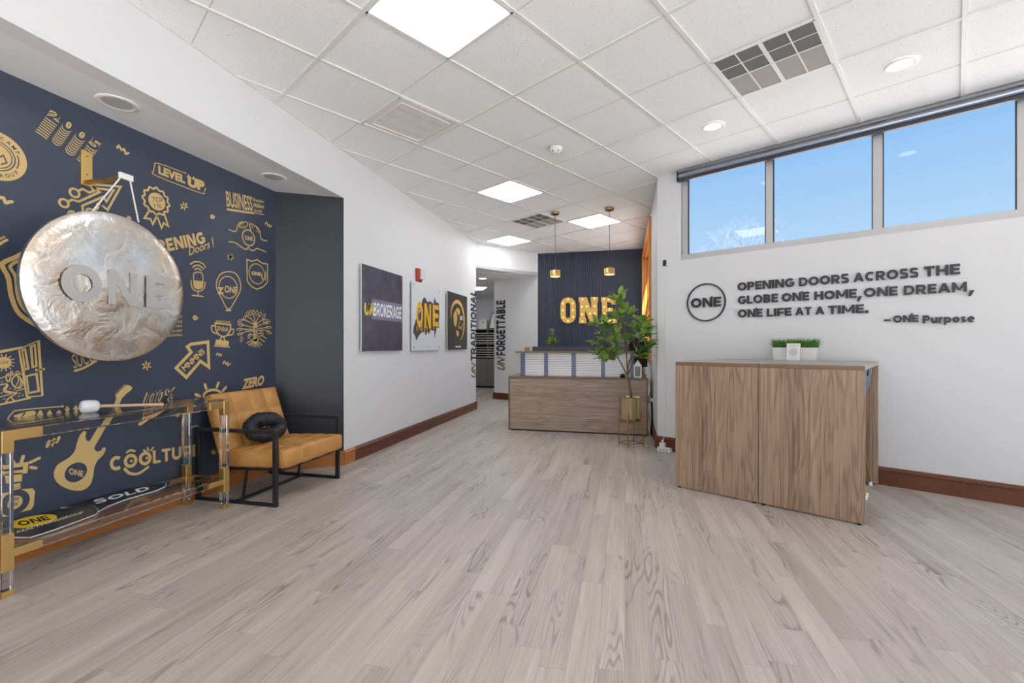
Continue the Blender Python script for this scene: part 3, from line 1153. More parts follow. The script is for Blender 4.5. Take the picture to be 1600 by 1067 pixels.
for px, py in ((147.6, 329), (219, 347)):
    u = PG.px(px, py)
    MB().tube([(-2.844, 2.05 + (.02 if u[0] > 2 else -.02), 2.15), (GX - .012, u[0], u[1])], .0045, 8).build('cord', paint('white_cotton_cord', (226, 224, 220), .8), t, smooth=60)

# ------------------------------------------------------------------ clear console table
TX0, TX1, TY0, TY1, TZ = -3.112, -2.775, 1.475, 2.66, .766
t = thing('console_table', 'clear acrylic console table with brass joints under the gong', 'table', ((TX0 + TX1) / 2, (TY0 + TY1) / 2, 0))
w = .0215
for x in (TX0, TX1):
    for y in (TY0, TY1):
        leg = MB().box(x - w, x + w, y - w, y + w, .03, .69).build('leg', M_ACRYL, t, bevel=.003)
        for z0, z1, e in ((0, .03, .001), (.118, .288, .0015), (.662, TZ, .0015)):
            MB().box(x - w - e, x + w + e, y - w - e, y + w + e, z0, z1).build('brass_sleeve', M_BRASS, leg, bevel=.003)
for z0, z1 in ((.715, TZ), (.175, .213)):
    for x in (TX0, TX1):
        r = MB().box(x - w + .004, x + w - .004, TY0 + .13, TY1 - .13, z0, z1).build('long_rail', M_ACRYL, t, bevel=.003)
        for y0, y1 in ((TY0 + w, TY0 + .132), (TY1 - .132, TY1 - w)):
            MB().box(x - w + .002, x + w - .002, y0, y1, z0, z1).build('brass_end', M_BRASS, r, bevel=.003)
    for y in (TY0, TY1):
        r = MB().box(TX0 + .07, TX1 - .07, y - w + .004, y + w - .004, z0, z1).build('short_rail', M_ACRYL, t, bevel=.003)
        for x0, x1 in ((TX0 + w, TX0 + .072), (TX1 - .072, TX1 - w)):
            MB().box(x0, x1, y - w + .002, y + w - .002, z0, z1).build('brass_end', M_BRASS, r, bevel=.003)
MB().box(TX0 - w, TX1 + w, TY0 - w, TY1 + w, TZ + .0005, TZ + .0085).build('glass_top', M_TABLEGLASS, t)
MB().box(TX0 - w + .004, TX1 + w - .004, TY0 + w + .002, TY1 - w - .002, .2135, .2195).build('glass_shelf', M_TABLEGLASS, t)

# mallet on the table top
zt = TZ + .0085
h0, h1 = Vector((-2.97, 1.945, zt + .036)), Vector((-2.84, 2.27, zt + .010))
t = thing('gong_mallet', 'white headed gong mallet with a wooden handle lying on the console table', 'mallet', tuple(h0))
ax = (h1 - h0).normalized()
MB().lathe([(0, -.042), (.022, -.041), (.031, -.034), (.0355, -.015), (.0355, .015), (.031, .034), (.022, .041), (0, .042)], h0, 28, ax).build('head', paint('white_felt', (226, 228, 232), .9, .04, 60, bump=.4, bscale=160), t, smooth=50)
MB().tube([h0 + ax * .03, h0 + ax * .15, h1], [.0095, .0085, .010], 14).build('handle', wood('pale_beech', (214, 176, 140), (196, 154, 116), axis=1, rough=.4, contrast=.6), t, smooth=50)

# realty signs on the lower shelf
zs = .2195


def shelf_sign(name, label, pts, z, th, cat='sign'):
    q = [at_z(x / 2.857, 580 + y / 2.857, z) for x, y in pts]
    c = sum(q, Vector()) / len(q)
    t = thing(name, label, cat, (c.x, c.y, z))
    MB().prism([Vector((p.x, p.y, z)) for p in q], (0, 0, th)).build('board', paint('white_corrugated_board', (214, 218, 224), .5), t)
    MB().prism([Vector((c.x + (p.x - c.x) * .985, c.y + (p.y - c.y) * .985, z + th)) for p in q], (0, 0, .0008)).build('printed_face', paint('black_sign_print', (44, 45, 46), .3, .06), t)
    return t


class Flat:
    """a level plane for printing on"""
    U = Vector((0, 1, 0)); V = Vector((-1, 0, 0)); N = Vector((0, 0, 1))

    def __init__(self, z): self.z = z

    def at(self, u, v, d=0): return Vector((-v, u, self.z + d))


fl = Flat(zs)
q = lambda x, y, z: (lambda p: (p.y, -p.x))(at_z(x / 2.857, 580 + y / 2.857, z))
z1 = zs + .006
t = shelf_sign('rider_sign', 'black SOLD sign lying on the console shelf nearer the armchair', [(262, 612), (520, 535), (745, 498), (738, 516), (700, 534), (560, 575), (480, 606), (440, 628), (420, 606)], zs, .005)
m = MB(); F2 = Flat(z1 + .001)
bl, br = q(425, 594, z1), q(672, 528, z1)
tl = q(415, 577, z1)
block(m, F2, 'SOLD', bl, br, tl, 0, 0, .24)
m.build('lettering', paint('white_print', (236, 236, 238), .5), t)
t = shelf_sign('yard_sign', 'black sign with a yellow oval lying on the console shelf at its near end', [(44, 745), (135, 745), (250, 708), (430, 641), (441, 624), (425, 606), (402, 598), (300, 612), (60, 664), (42, 690)], zs + .0062, .005)
z2 = zs + .0122
F3 = Flat(z2 + .001)
m = MB()
c0 = q(149, 669, z2); ex = q(252, 646, z2); tpp = q(138, 647, z2)
a1 = Vector(ex) - Vector(c0); a2 = Vector(tpp) - Vector(c0)
a2 = a2 - a1 * (a2.dot(a1) / a1.dot(a1))
m.add([F3.at(*(Vector(c0) + a1 * math.cos(k * math.pi / 24) + a2 * math.sin(k * math.pi / 24)), 0) for k in range(48)], [tuple(range(48))])
m.build('yellow_oval', paint('yellow_print', (232, 200, 40), .4), t)
m = MB()
block(m, F3, 'ONE', Vector(c0) - a1 * .62 - a2 * .42, Vector(c0) + a1 * .66 - a2 * .42, Vector(c0) - a1 * .62 + a2 * .45, .0008)
m.build('oval_letters', M_DARK, t)
m = MB()
m.text(F3, 'REALTYONEGROUP', q(78, 724, z2), q(375, 634, z2), q(74, 714, z2), d=.0004, bold=.01)
m.build('lettering', MATS['white_print'], t)

# ------------------------------------------------------------------ tan lounge chair
CHX, CHY = -2.78, 3.125
t = thing('lounge_chair', 'tan tufted leather lounge chair with black square metal frame', 'armchair', (CHX, CHY, 0))


def bars_of(segs, w=.026):
    m = MB()
    for p, q2 in segs: m.bar(p, q2, w)
    return m


hw = .013
for y in (2.762, 3.489):
    f0, r0, top = -2.432, -3.118, .545 - hw
    MB().box(f0 - .016, f0 + .016, y - hw, y + hw, 0, .545).build('front_leg', M_BLACK, t, bevel=.002)
    MB().box(r0 - .016, r0 + .016, y - hw, y + hw, 0, .545).build('rear_leg', M_BLACK, t, bevel=.002)
    MB().box(r0 + .016, f0 - .016, y - hw, y + hw, .519, .545).build('armrest', M_BLACK, t, bevel=.002)
    MB().box(r0 + .016, f0 - .016, y - hw, y + hw, 0, .022).build('foot_rail', M_BLACK, t, bevel=.002)
SF, SRR = (-2.39, .262), (-2.93, .238)     # seat underside front / rear (x, z)
BT = (-3.105, .745)
m = MB()
for y in (2.815, 3.437):
    m.bar((SF[0] - .03, y, SF[1] - .008), (-2.945, y, .236), .02)
    m.bar((-2.945, y, .236), (-3.105, y, .70), .02)
for x, z in ((-2.44, .248), (-2.90, .228), (-3.108, .68)):
    m.bar((x, 2.815, z), (x, 3.437, z), .02)
m.bar((-2.90, 2.775, .228), (-2.90, 3.478, .228), .02)
m.build('seat_frame', M_BLACK, t, bevel=.002)
m = MB()
m.bar((-2.78, 2.775, .012), (-2.78, 3.478, .012), .02)
for y in (2.83, 3.42): m.bar((-2.78, y, .012), (-2.74, y, .245), .016)
m.build('stretcher', M_BLACK, t, bevel=.002)


def pad(o, eu, ev, en, th, nu, nv, puff=.016, gu=48, gv=48):
    """tufted cushion: o corner, eu and ev edge vectors, en thickness direction"""
    o, eu, ev, en = Vector(o), Vector(eu), Vector(ev), Vector(en).normalized()
    lu, lv = eu.length, ev.length

    def edge(s, L):
        r = .022
        d = min(s, 1 - s) * L
        return math.sqrt(max(0, 1 - (1 - min(1, d / r)) ** 2)) if d < r else 1.0

    def side(sg):
        def fn(u, v):
            e = min(edge(u, lu), edge(v, lv))
            pf = (abs(math.sin(math.pi * u * nu)) * abs(math.sin(math.pi * v * nv))) ** .45
            hgt = th / 2 * (.80 + .20 * e) + puff * (pf - .35) * e
            bow = .012 * math.sin(math.pi * u) * math.sin(math.pi * v)
            return o + eu * u + ev * v + en * (th / 2 + sg * (hgt + bow))
        return fn
    m = MB()
    m.grid(side(1), gu, gv)
    m.grid(side(-1), gu, gv)
    n0 = (gu + 1) * (gv + 1)
    rim = [i * (gv + 1) for i in range(gu + 1)] + [gu * (gv + 1) + j for j in range(1, gv + 1)] + [i * (gv + 1) + gv for i in range(gu - 1, -1, -1)] + [j for j in range(gv - 1, 0, -1)]
    for k in range(len(rim)):
        a, b = rim[k], rim[(k + 1) % len(rim)]
        m.f.append((a, b, b + n0, a + n0))
    return m


y0, y1 = 2.79, 3.462
sv = Vector((.515, 0, .020))
st = Vector((-sv.z, 0, sv.x)).normalized()
so = Vector((-2.882, y0, .252))
seat = pad(so, sv, (0, y1 - y0, 0), st, .125, 4, 4).build('seat_cushion', M_LEATHER, t, smooth=60, weld=True)
bo = Vector((-2.955, y0 + .01, .262))
bv = Vector((-.172, 0, .500))
bn = Vector((bv.z, 0, -bv.x)).normalized()
back = pad(bo, bv, (0, y1 - y0 - .02, 0), bn, .10, 3, 4).build('back_cushion', M_LEATHER, t, smooth=60, weld=True)
for iv in (1, 2, 3):
    for iu in (1, 2):
        p = bo + bv * (iu / 3) + Vector((0, (y1 - y0 - .02) * iv / 4, 0)) + bn * .104
        MB().lathe([(0, .006), (.007, .005), (.010, .001), (.010, -.01)], p, 14, bn).build('button', M_LEATHER, back, smooth=60)
stm = paint('pale_seam_thread', (216, 168, 104), .6)


def seam_on(pt, name='stitch_seam', par=None):
    MB().tube(pt, .0024, 6).build(name, stm, par)


def pad_pt(o, eu, ev, en, th, nu, nv, u, v, puff=.016):
    r = .022

    def edge(s, L):
        d = min(s, 1 - s) * L
        return math.sqrt(max(0, 1 - (1 - min(1, d / r)) ** 2)) if d < r else 1.0
    o, eu, ev, en = Vector(o), Vector(eu), Vector(ev), Vector(en).normalized()
    e = min(edge(u, eu.length), edge(v, ev.length))
    pf = (abs(math.sin(math.pi * u * nu)) * abs(math.sin(math.pi * v * nv))) ** .45
    return o + eu * u + ev * v + en * (th / 2 + th / 2 * (.80 + .20 * e) + puff * (pf - .35) * e + .012 * math.sin(math.pi * u) * math.sin(math.pi * v) + .0005)


for k in (1, 2, 3):
    seam_on([pad_pt(so, sv, (0, y1 - y0, 0), st, .125, 4, 4, s / 24, k / 4) for s in range(25)] + [so + sv + Vector((0, (y1 - y0) * k / 4, 0)) + st * .03], par=seat)
    seam_on([pad_pt(so, sv, (0, y1 - y0, 0), st, .125, 4, 4, k / 4, s / 24) for s in range(25)], par=seat)
    seam_on([pad_pt(bo, bv, (0, y1 - y0 - .02, 0), bn, .10, 3, 4, s / 24, k / 4) for s in range(25)], par=back)
for k in (1, 2):
    seam_on([pad_pt(bo, bv, (0, y1 - y0 - .02, 0), bn, .10, 3, 4, k / 3, s / 24) for s in range(25)], par=back)

# black travel pillow on the chair
pc = Vector((-2.775, 3.045, .512))
pn = Vector((.80, -.22, .50)).normalized()
pu_ = Vector((0, 0, 1)).cross(pn).normalized(); pv_ = pn.cross(pu_)


def pil(u, v):
    a = 2 * math.pi * u; b = 2 * math.pi * v
    R1, R2 = .118, .070
    cb = math.cos(b)
    inner = max(0, -cb)
    rt = .056 * (1 + .10 * math.sin(a * 22) * (.25 + inner) + .05 * math.sin(a * 7 + 1))
    ctr = pu_ * (R1 * math.cos(a)) + pv_ * (R2 * math.sin(a))
    rad = (pu_ * (math.cos(a) * .9) + pv_ * math.sin(a)).normalized()
    return pc + ctr + rad * (rt * cb) + pn * (rt * 1.0 * math.sin(b))


t = thing('neck_pillow', 'black gathered ring pillow resting on the tan lounge chair', 'pillow', tuple(pc))
MB().grid(pil, 132, 24).build('pillow_ring', M_FABRIC, t, smooth=80, weld=True)

# ------------------------------------------------------------------ pictures on the white wall


def poster(name, label, tlx, tly, brx, bry, tl2, mat):
    d = .035
    u0, v1 = P_LEFT.px(tlx, tly, d); u1, v0 = P_LEFT.px(brx, bry, d)
    t = thing(name, label, 'poster', tuple(P_LEFT.at((u0 + u1) / 2, v0, 0)), 0, 'mounted prints on the white wall')
    MB().pbox(P_LEFT, u0, u1, v0, v1, .022, .034).build('panel', paint('clear_panel_edge', (214, 218, 220), .2), t, bevel=.001)
    MB().pbox(P_LEFT, u0 + .003, u1 - .003, v0 + .003, v1 - .003, .034, .035).build('print', mat, t)
    for a in (u0 + .045, u1 - .045):
        for b in (v0 + .045, v1 - .045):
            MB().lathe([(.009, .0), (.009, .037), (.007, .040), (0, .0405)], P_LEFT.at(a, b, 0), 14, (1, 0, 0)).build('standoff', M_BRASSD if mat.name != 'pale_print' else M_BLACK, t, smooth=40)
    return t, u0, u1, v0, v1


k = NT('slate_print'); v_ = k.obj_coords()
k.l(k.mix(k.rng(k.noise(v_, 6, 5, .6, .5), .35, .75), srgb(64, 64, 78), srgb(92, 92, 110)), k.b.inputs['Base Color']); k.set(Roughness=.3)
M_SLATE = k.m
UPX = lambda x, y: P_LEFT.px(560 + x / 6.67, 400 + y / 6.67, .036)
t, u0, u1, v0, v1 = poster('wall_poster', 'dark slate poster with glowing white and yellow lettering, nearest the armchair', 565, 411, 629, 548, 0, M_SLATE)
PO = Plane(P_LEFT.O, P_LEFT.U, P_LEFT.N)
m = MB()
a, b = UPX(160, 628), UPX(447, 652)
tt = UPX(160, 492)
zb, zt2 = UPX(300, 640)[1], UPX(300, 508)[1]
block(m, PO, 'BROKERAGE', (a[0], zb), (b[0], zb), (a[0], zt2), .0362, 0, .2, .12)
m.build('white_lettering', paint('white_neon_print', (242, 243, 250), .4), t)
hb = MB()
for q9 in range(3):
    e = .012 + .012 * q9
    pts = [(a[0] - e, zb - e), (b[0] + e * .6, zb - e), (b[0] + e * .6, zt2 + e), (a[0] - e, zt2 + e)]
    hb.fill(PO, pts, .0352 + .0002 * (2 - q9))
hb.build('letter_halo', paint('grey_violet_print', (128, 128, 150), .4), t)
m = MB()
pts = [UPX(*p) for p in ((72, 500), (70, 560), (80, 600), (98, 590), (108, 540), (112, 500), (110, 560), (118, 605), (132, 560), (140, 500), (150, 560), (155, 610))]
m.ribbon(PO, curve(pts, 5), .03, d=.0364)
m.build('script_lettering', paint('yellow_neon_print', (236, 212, 96), .4), t)

t, u0, u1, v0, v1 = poster('wall_poster', 'white poster with dripping yellow word over black ink splash', 644, 438, 688, 547, 0, paint('pale_print', (222, 226, 232), .3))
m = MB()
sp = [(600, 660), (575, 740), (570, 800), (590, 830), (605, 880), (625, 840), (655, 800), (690, 790), (705, 830), (720, 780), (735, 820), (750, 770), (790, 780), (795, 860), (805, 800), (820, 740), (838, 690), (845, 600), (838, 490), (810, 480), (795, 430), (780, 500), (750, 470), (720, 480), (690, 425), (665, 460), (650, 560)]
m.fill(PO, [UPX(*p) for p in sp], .0356)
m.build('ink_splash', paint('ink_splash_print', (70, 70, 80), .4, .4, 30), t)
m = MB(); m2 = MB()
for ch, xa, xb, yb, yt in (('O', 605, 672, 740, 470), ('N', 688, 757, 750, 490), ('E', 775, 838, 730, 505)):
    q1, q2, q3 = UPX(xa, yb), UPX(xb, yb), UPX(xa, yt)
    block(m2, PO, ch, (q1[0] + .012, q1[1] - .014), (q2[0] + .012, q1[1] - .014), (q1[0] + .012, q3[1] - .014), .0359, 0, .26)
    block(m, PO, ch, q1, (q2[0], q1[1]), (q1[0], q3[1]), .0362, 0, .25)
for x, y, L in ((612, 735, 40), (640, 740, 25), (660, 730, 50), (690, 740, 70), (715, 735, 30), (750, 745, 45), (785, 725, 30), (815, 725, 35)):
    m.ribbon(PO, [UPX(x, y), UPX(x, y + L)], .022, d=.0364)
m.build('yellow_lettering', paint('amber_yellow_print', (240, 186, 34), .4), t)
m2.build('letter_shadow', paint('dark_ink_print', (40, 38, 36), .4), t)
m = MB(); q1, q2 = UPX(685, 952), UPX(755, 952)
for k2 in range(9):
    u = q1[0] + (q2[0] - q1[0]) * k2 / 9
    m.fill(PO, [(u, q1[1]), (u + .008, q1[1]), (u + .008, q1[1] + .012), (u, q1[1] + .012)], .0357)
m.build('small_print', paint('grey_print', (170, 172, 178), .4), t)

t, u0, u1, v0, v1 = poster('wall_poster', 'small black poster with a golden arc, nearest the passage', 699, 454, 730, 546, 0, paint('black_brown_print', (60, 56, 52), .35))
m = MB()
arc = [(965, 640), (968, 570), (985, 510), (1010, 480), (1040, 478), (1070, 510), (1092, 580), (1102, 660), (1100, 760), (1085, 830), (1062, 878)]
cc = curve([UPX(*p) for p in arc], 5)
n = len(cc)
vo, vi = [], []
for i2 in range(n):
    tg = (Vector(cc[min(i2 + 1, n - 1)]) - Vector(cc[max(i2 - 1, 0)])).normalized()
    w2 = (.058 * math.sin(math.pi * min(1, (i2 + 1) / n)) ** .7 + .006) / 2
    nn = Vector((-tg.y, tg.x)) * w2
    vo.append(PO.at(*(Vector(cc[i2]) + nn), .0357)); vi.append(PO.at(*(Vector(cc[i2]) - nn), .0357))
m.add(vo + vi, [(i2, i2 + n, i2 + 1 + n, i2 + 1) for i2 in range(n - 1)])
for poly in ([(1010, 560), (1035, 540), (1058, 560), (1058, 600), (1045, 620), (1030, 590)], [(990, 620), (1008, 570), (1028, 600), (1030, 660), (1022, 720), (1008, 735), (995, 690)], [(1018, 770), (1048, 790), (1045, 820), (1032, 845), (1022, 810)]):
    m.fill(PO, [UPX(*p) for p in poly], .0357)
for st_ in ([(1040, 760), (1050, 700), (1062, 690)], [(1045, 755), (1075, 740), (1088, 700), (1080, 760)], [(1052, 730), (1085, 770)]):
    m.ribbon(PO, curve([UPX(*p) for p in st_], 4), .012, d=.0357)
m.build('golden_figure', paint('golden_print', (222, 178, 92), .4), t)
m = MB()
for y in (630, 645, 660):
    m.ribbon(PO, [UPX(1058, y), UPX(1086, y + 4)], .014, d=.0357)
m.build('small_print', MATS['white_print'], t)
MB().ribbon(PO, [UPX(1012, 945), UPX(1065, 945)], .02, d=.0357).build('caption', MATS['white_print'], t)

# fire alarm strobe, outlet, light switch
u0, v1 = P_LEFT.px(649, 421, .03); u1, v0 = P_LEFT.px(657.5, 437, .03)
t = thing('fire_alarm', 'red fire alarm strobe with clear lens above the white poster', 'alarm', tuple(P_LEFT.at(u0, v0, 0)))
uu, vv = P_LEFT.px(649, 429, .0)
MB().pbox(P_LEFT, uu, uu + .13, vv - .085, vv + .085, 0, .04).build('housing', M_RED, t, bevel=.004)
MB().pbox(P_LEFT, uu + .045, uu + .12, vv - .055, vv + .07, .04, .085).build('strobe_lens', paint('frosted_strobe_lens', (226, 226, 222), .2), t, bevel=.01)
for px, py, P, lab, nm in ((729, 607, P_LEFT, 'white outlet plate low on the wall beside the passage', 'wall_outlet'), (805, 536, P_UNF, 'white double switch plate left of the reception desk', 'light_switch')):
    u, v = P.px(px, py)
    w = .035 if nm == 'wall_outlet' else .058
    t = thing(nm, lab, 'outlet' if nm == 'wall_outlet' else 'light switch', tuple(P.at(u, v, 0)))
    MB().pbox(P, u - w, u + w, v - .058, v + .058, 0, .006).build('cover_plate', M_PLASTIC, t, bevel=.002)
    for s in ((0,) if nm == 'wall_outlet' else (-.023, .023)):
        MB().pbox(P, u + s - .016, u + s + .016, v - .033, v + .033, .006, .0095).build('receptacle' if nm == 'wall_outlet' else 'rocker', paint('soft_white_plastic', (222, 222, 220), .4), t, bevel=.002)

# painted words on the passage walls


def tall_word(P, name, label, main, bl, br, tl, un):
    t = thing(name, label, 'wall lettering', tuple(P.at(P.px(*bl)[0], P.px(*bl)[1], 0)), 0, 'upright words at the passage')
    m = MB()
    a, b, c = P.px(*bl), P.px(*br), P.px(*tl)
    block(m, P, main, (a[0], a[1]), (a[0], b[1]), (c[0], a[1]), .001, .006, .25, .10)
    m.build('block_letters', M_INK, t)
    m = MB()
    a, b, c = P.px(*un[0]), P.px(*un[1]), P.px(*un[2])
    m.text(P, 'UN', (a[0], a[1]), (a[0], b[1]), (c[0], a[1]), d=.004, bold=.02, lean=.45)
    m.build('script_letters', M_BRASSD, t)


un1 = [(743, 590), (743, 564.5), (736, 590)]
tall_word(P_LEFT, 'wall_word', 'upright word TRADITIONAL at the edge of the white wall', 'TRADITIONAL', (743.4, 563), (743.4, 455.5), (735.4, 563), un1)
un2 = [(789, 578.5), (789, 557), (777, 578.5)]
tall_word(P_UNF, 'wall_word', 'upright word FORGETTABLE on the wall left of the desk', 'FORGETTABLE', (789.5, 555.5), (789.5, 469), (775.8, 555.5), un2)

# ------------------------------------------------------------------ raised quote on the right wall
CR = lambda x, y: P_RIGHT.px(1060 + x / 3.3333, 400 + y / 3.3333, .02)
t = thing('round_logo', 'black ring with the word ONE inside on the right wall', 'wall sign', tuple(P_RIGHT.at(*CR(141, 241), 0)))
cu = CR(141, 241); ru = (CR(244, 241)[0] - CR(38, 241)[0]) / 2; rv = (CR(141, 143)[1] - CR(141, 340)[1]) / 2
rr = (ru + rv) / 2
m = MB()
for a0 in range(64):
    a1, a2 = 2 * math.pi * a0 / 64, 2 * math.pi * (a0 + 1) / 64
    ps = [(cu[0] + r * math.cos(a), cu[1] + r * math.sin(a)) for r, a in ((rr, a1), (rr, a2), (rr - .0145, a2), (rr - .0145, a1))]
    m.prism([P_RIGHT.at(p[0], p[1], .004) for p in ps], P_RIGHT.N * .014)
m.build('ring', M_INK, t, weld=True)


def raised(m, s, x0, yb0, x1, yb1, h0, bold=.045):
    """text whose baseline runs from pixel (x0,yb0) to (x1,yb1) of the sign crop, cap height h0 px at its start"""
    a, b, c = CR(x0, yb0), CR(x1, yb1), CR(x0, yb0 - h0)
    vb = (a[1] + b[1]) / 2
    block(m, P_RIGHT, s, (a[0], vb), (b[0], vb), (a[0], vb + (c[1] - a[1])), .004, .014, .25, .10)


def accent(m, x, y):
    a = CR(x, y)
    m.prism([P_RIGHT.at(a[0] + q2[0], a[1] + q2[1], .004) for q2 in ((-.006, -.012), (.004, -.014), (.018, .012), (.006, .012))], P_RIGHT.N * .014)


m = MB(); raised(m, 'ONE', 64, 268, 220, 263, 48); accent(m, 168, 214); m.build('letters', M_INK, t)
t = thing('raised_quote', 'black raised letters spelling a quote in lines on the right wall', 'wall lettering', tuple(P_RIGHT.at(*CR(300, 320), 0)))
for segs, accs in (((('OPENING', 307, 179, 603, 161, 42), ('DOORS', 627, 157, 888, 138, 44), ('ACROSS', 911, 133, 1251, 111, 46), ('THE', 1279, 106, 1468, 94, 52)), ()),
                   ((('GLOBE', 309, 250, 517, 240, 42), ('ONE', 537, 238, 680, 229, 43), ('HOME', 707, 228, 928, 217, 44), ('ONE', 965, 214, 1142, 204, 46), ('DREAM', 1173, 201, 1503, 186, 48)), ((634, 190), (1082, 162))),
                   ((('ONE', 309, 320, 437, 316, 41), ('LIFE', 459, 315, 588, 310, 41), ('AT', 607, 309, 692, 306, 41), ('A', 712, 305, 760, 303, 41), ('TIME', 779, 302, 966, 296, 43)), ((398, 275),)),
                   ((('ONE', 1118, 347, 1251, 342, 36), ('Purpose', 1273, 350, 1545, 345, 42)), ((1208, 306),))):
    m = MB()
    for sg in segs: raised(m, *sg)
    for ac in accs: accent(m, *ac)
    if segs[0][0] == 'GLOBE':
        for x, y in ((945, 217), (1528, 187)):
            a = CR(x, y); m.prism([P_RIGHT.at(a[0] + q2[0], a[1] + q2[1], .004) for q2 in ((-.018, -.03), (-.004, -.03), (.016, .014), (-.010, .014))], P_RIGHT.N * .014)
    if segs[1][0] == 'LIFE':
        a = CR(980, 296); m.prism([P_RIGHT.at(a[0] + q2[0], a[1] + q2[1], .004) for q2 in ((-.013, 0), (.013, 0), (.013, .022), (-.013, .022))], P_RIGHT.N * .014)
    if segs[1][0] == 'Purpose':
        a = CR(1088, 336); m.prism([P_RIGHT.at(a[0] + q2[0], a[1] + q2[1], .004) for q2 in ((-.022, -.004), (.022, -.004), (.022, .010), (-.022, .010))], P_RIGHT.N * .014)
    m.build('text_line', M_INK, t)

# ------------------------------------------------------------------ the two bar-height tables
BL = Vector((.4027, 3.9535, 0)); BA = math.atan2(-.471, .882)
BU = Vector((math.cos(BA), math.sin(BA), 0)); BV = Vector((-BU.y, BU.x, 0))
BD, BH, BW = 1.185, 1.027, .6165
for k, lab in ((0, 'left one of two walnut bar tables, under the grass planter end toward the corner'), (1, 'right one of two walnut bar tables, its open end showing grey stools')):
    o = BL + BU * (k * (BW + .003))
    t = thing('bar_table', lab, 'bar table', tuple(o), BA, 'two walnut bar tables pushed together')
    w = BW - .0015
    MB(True).box(0, w, 0, .030, .012, BH - .030).build('front_panel', M_TABLEWOOD, t, bevel=.0015)
    MB(True).box(0, w, BD - .030, BD, .012, BH - .030).build('back_panel', M_TABLEWOOD, t, bevel=.0015)
    top = MB(True).box(0, w, .0015, BD, BH - .0295, BH).build('table_top', M_TOPLAM, t, bevel=.0015)
    MB(True).box(0, w, -.0005, .002, BH - .029, BH - .001).build('edge_band', M_EDGE, top)
    for x in (.03, w - .03):
        for y in (.015, BD - .015):
            MB(True).lathe([(.013, 0), (.013, .012)], (x, y, 0), 12).build('glide', M_BLACK, t)
    MB(True).box(.02, w - .02, .55, .62, BH - .09, BH - .030).build('under_rail', M_BLACK, t)


def stool(u, v, lab):
    o = BL + BU * u + BV * v
    t = thing('bar_stool', lab, 'stool', (o.x, o.y, 0), BA, 'grey stools tucked under the table')
    prof = [(-.20, .665), (-.17, .685), (-.05, .668), (.06, .664), (.12, .680), (.175, .725), (.205, .82), (.222, .92), (.232, .992)]
    pr = curve(prof, 4)

    def shell(off):
        def fn(a, b):
            i = min(len(pr) - 1, int(round(a * (len(pr) - 1))))
            p = pr[i]; j = max(0, i - 1); k2 = min(len(pr) - 1, i + 1)
            tg = (pr[k2] - pr[j]).normalized(); nn = Vector((-tg.y, tg.x))
            s = b * 2 - 1
            hw = .205 - .03 * max(0, (a - .75) / .25) ** 2
            up = .045 * abs(s) ** 3
            q = p + nn * (off + up)
            return (q.x, s * hw, q.y)
        return fn
    m = MB(True)
    m.grid(shell(0), len(pr) - 1, 14); m.grid(shell(.028), len(pr) - 1, 14)
    n0 = len(pr) * 15
    rim = [i * 15 for i in range(len(pr))] + [(len(pr) - 1) * 15 + j for j in range(1, 15)] + [i * 15 + 14 for i in range(len(pr) - 2, -1, -1)] + [j for j in range(13, 0, -1)]
    for k2 in range(len(rim)):
        a, b = rim[k2], rim[(k2 + 1) % len(rim)]
        m.f.append((a, b, b + n0, a + n0))
    m.build('seat_shell', M_STOOL, t, smooth=60, weld=True)
    fr = []
    for sx, sy in ((1, 1), (1, -1), (-1, 1), (-1, -1)):
        a, b = Vector((.11 * sx, .10 * sy, .668)), Vector((.205 * sx, .19 * sy, .016))
        leg = MB(True).tube([a, b], (.008), 12).build('leg', M_BRASSD, t, smooth=50)
        MB(True).lathe([(.014, 0), (.015, .014), (.011, .03)], (b.x, b.y, 0), 14).build('white_foot', M_PLASTIC, leg, smooth=50)
        f = (.668 - .27) / (.668 - .016)
        fr.append(a + (b - a) * f)
    m = MB(True)
    for a, b in ((0, 1), (1, 3), (3, 2), (2, 0)): m.tube([fr[a], fr[b]], .0065, 10)
    m.build('footrest', M_BRASS, t, smooth=50)
    MB(True).box(-.11, .11, -.12, .12, .652, .672).build('seat_plate', M_BLACK, t, bevel=.004)


stool(.982, .46, 'grey shell stool with brass legs, nearer one under the bar table')
stool(.982, .93, 'grey shell stool with brass legs, farther one against the back panel')

# grass planter and card
PD = .055
u0, u1 = P_RIGHT.px(1206.5, 550, PD + .1)[0], P_RIGHT.px(1276.5, 550, PD + .1)[0]
zr = P_RIGHT.px(1240, 543, PD + .1)[1]
oc = P_RIGHT.at((u0 + u1) / 2, BH, PD + .05)
t = thing('grass_planter', 'white rectangular planter of green grass on the bar tables', 'planter', tuple(oc), BA)
hw, hd, hz = (u1 - u0) / 2, .055, max(.095, zr - BH)
pot = MB(True)
b0 = [(-hw * .95, -hd * .9), (hw * .95, -hd * .9), (hw * .95, hd * .9), (-hw * .95, hd * .9)]
b1 = [(-hw, -hd), (hw, -hd), (hw, hd), (-hw, hd)]
b2 = [(x * .97, y * .90) for x, y in b1]
pot.add([(x, y, 0) for x, y in b0] + [(x, y, hz) for x, y in b1] + [(x, y, hz) for x, y in b2] + [(x, y, hz - .02) for x, y in b2],
        [(3, 2, 1, 0)] + [(i + 4 * r, (i + 1) % 4 + 4 * r, (i + 1) % 4 + 4 * r + 4, i + 4 * r + 4) for r in range(3) for i in range(4)] + [(12, 13, 14, 15)])
pot.build('pot', M_PLASTIC, t, bevel=.002)
g = MB(True)
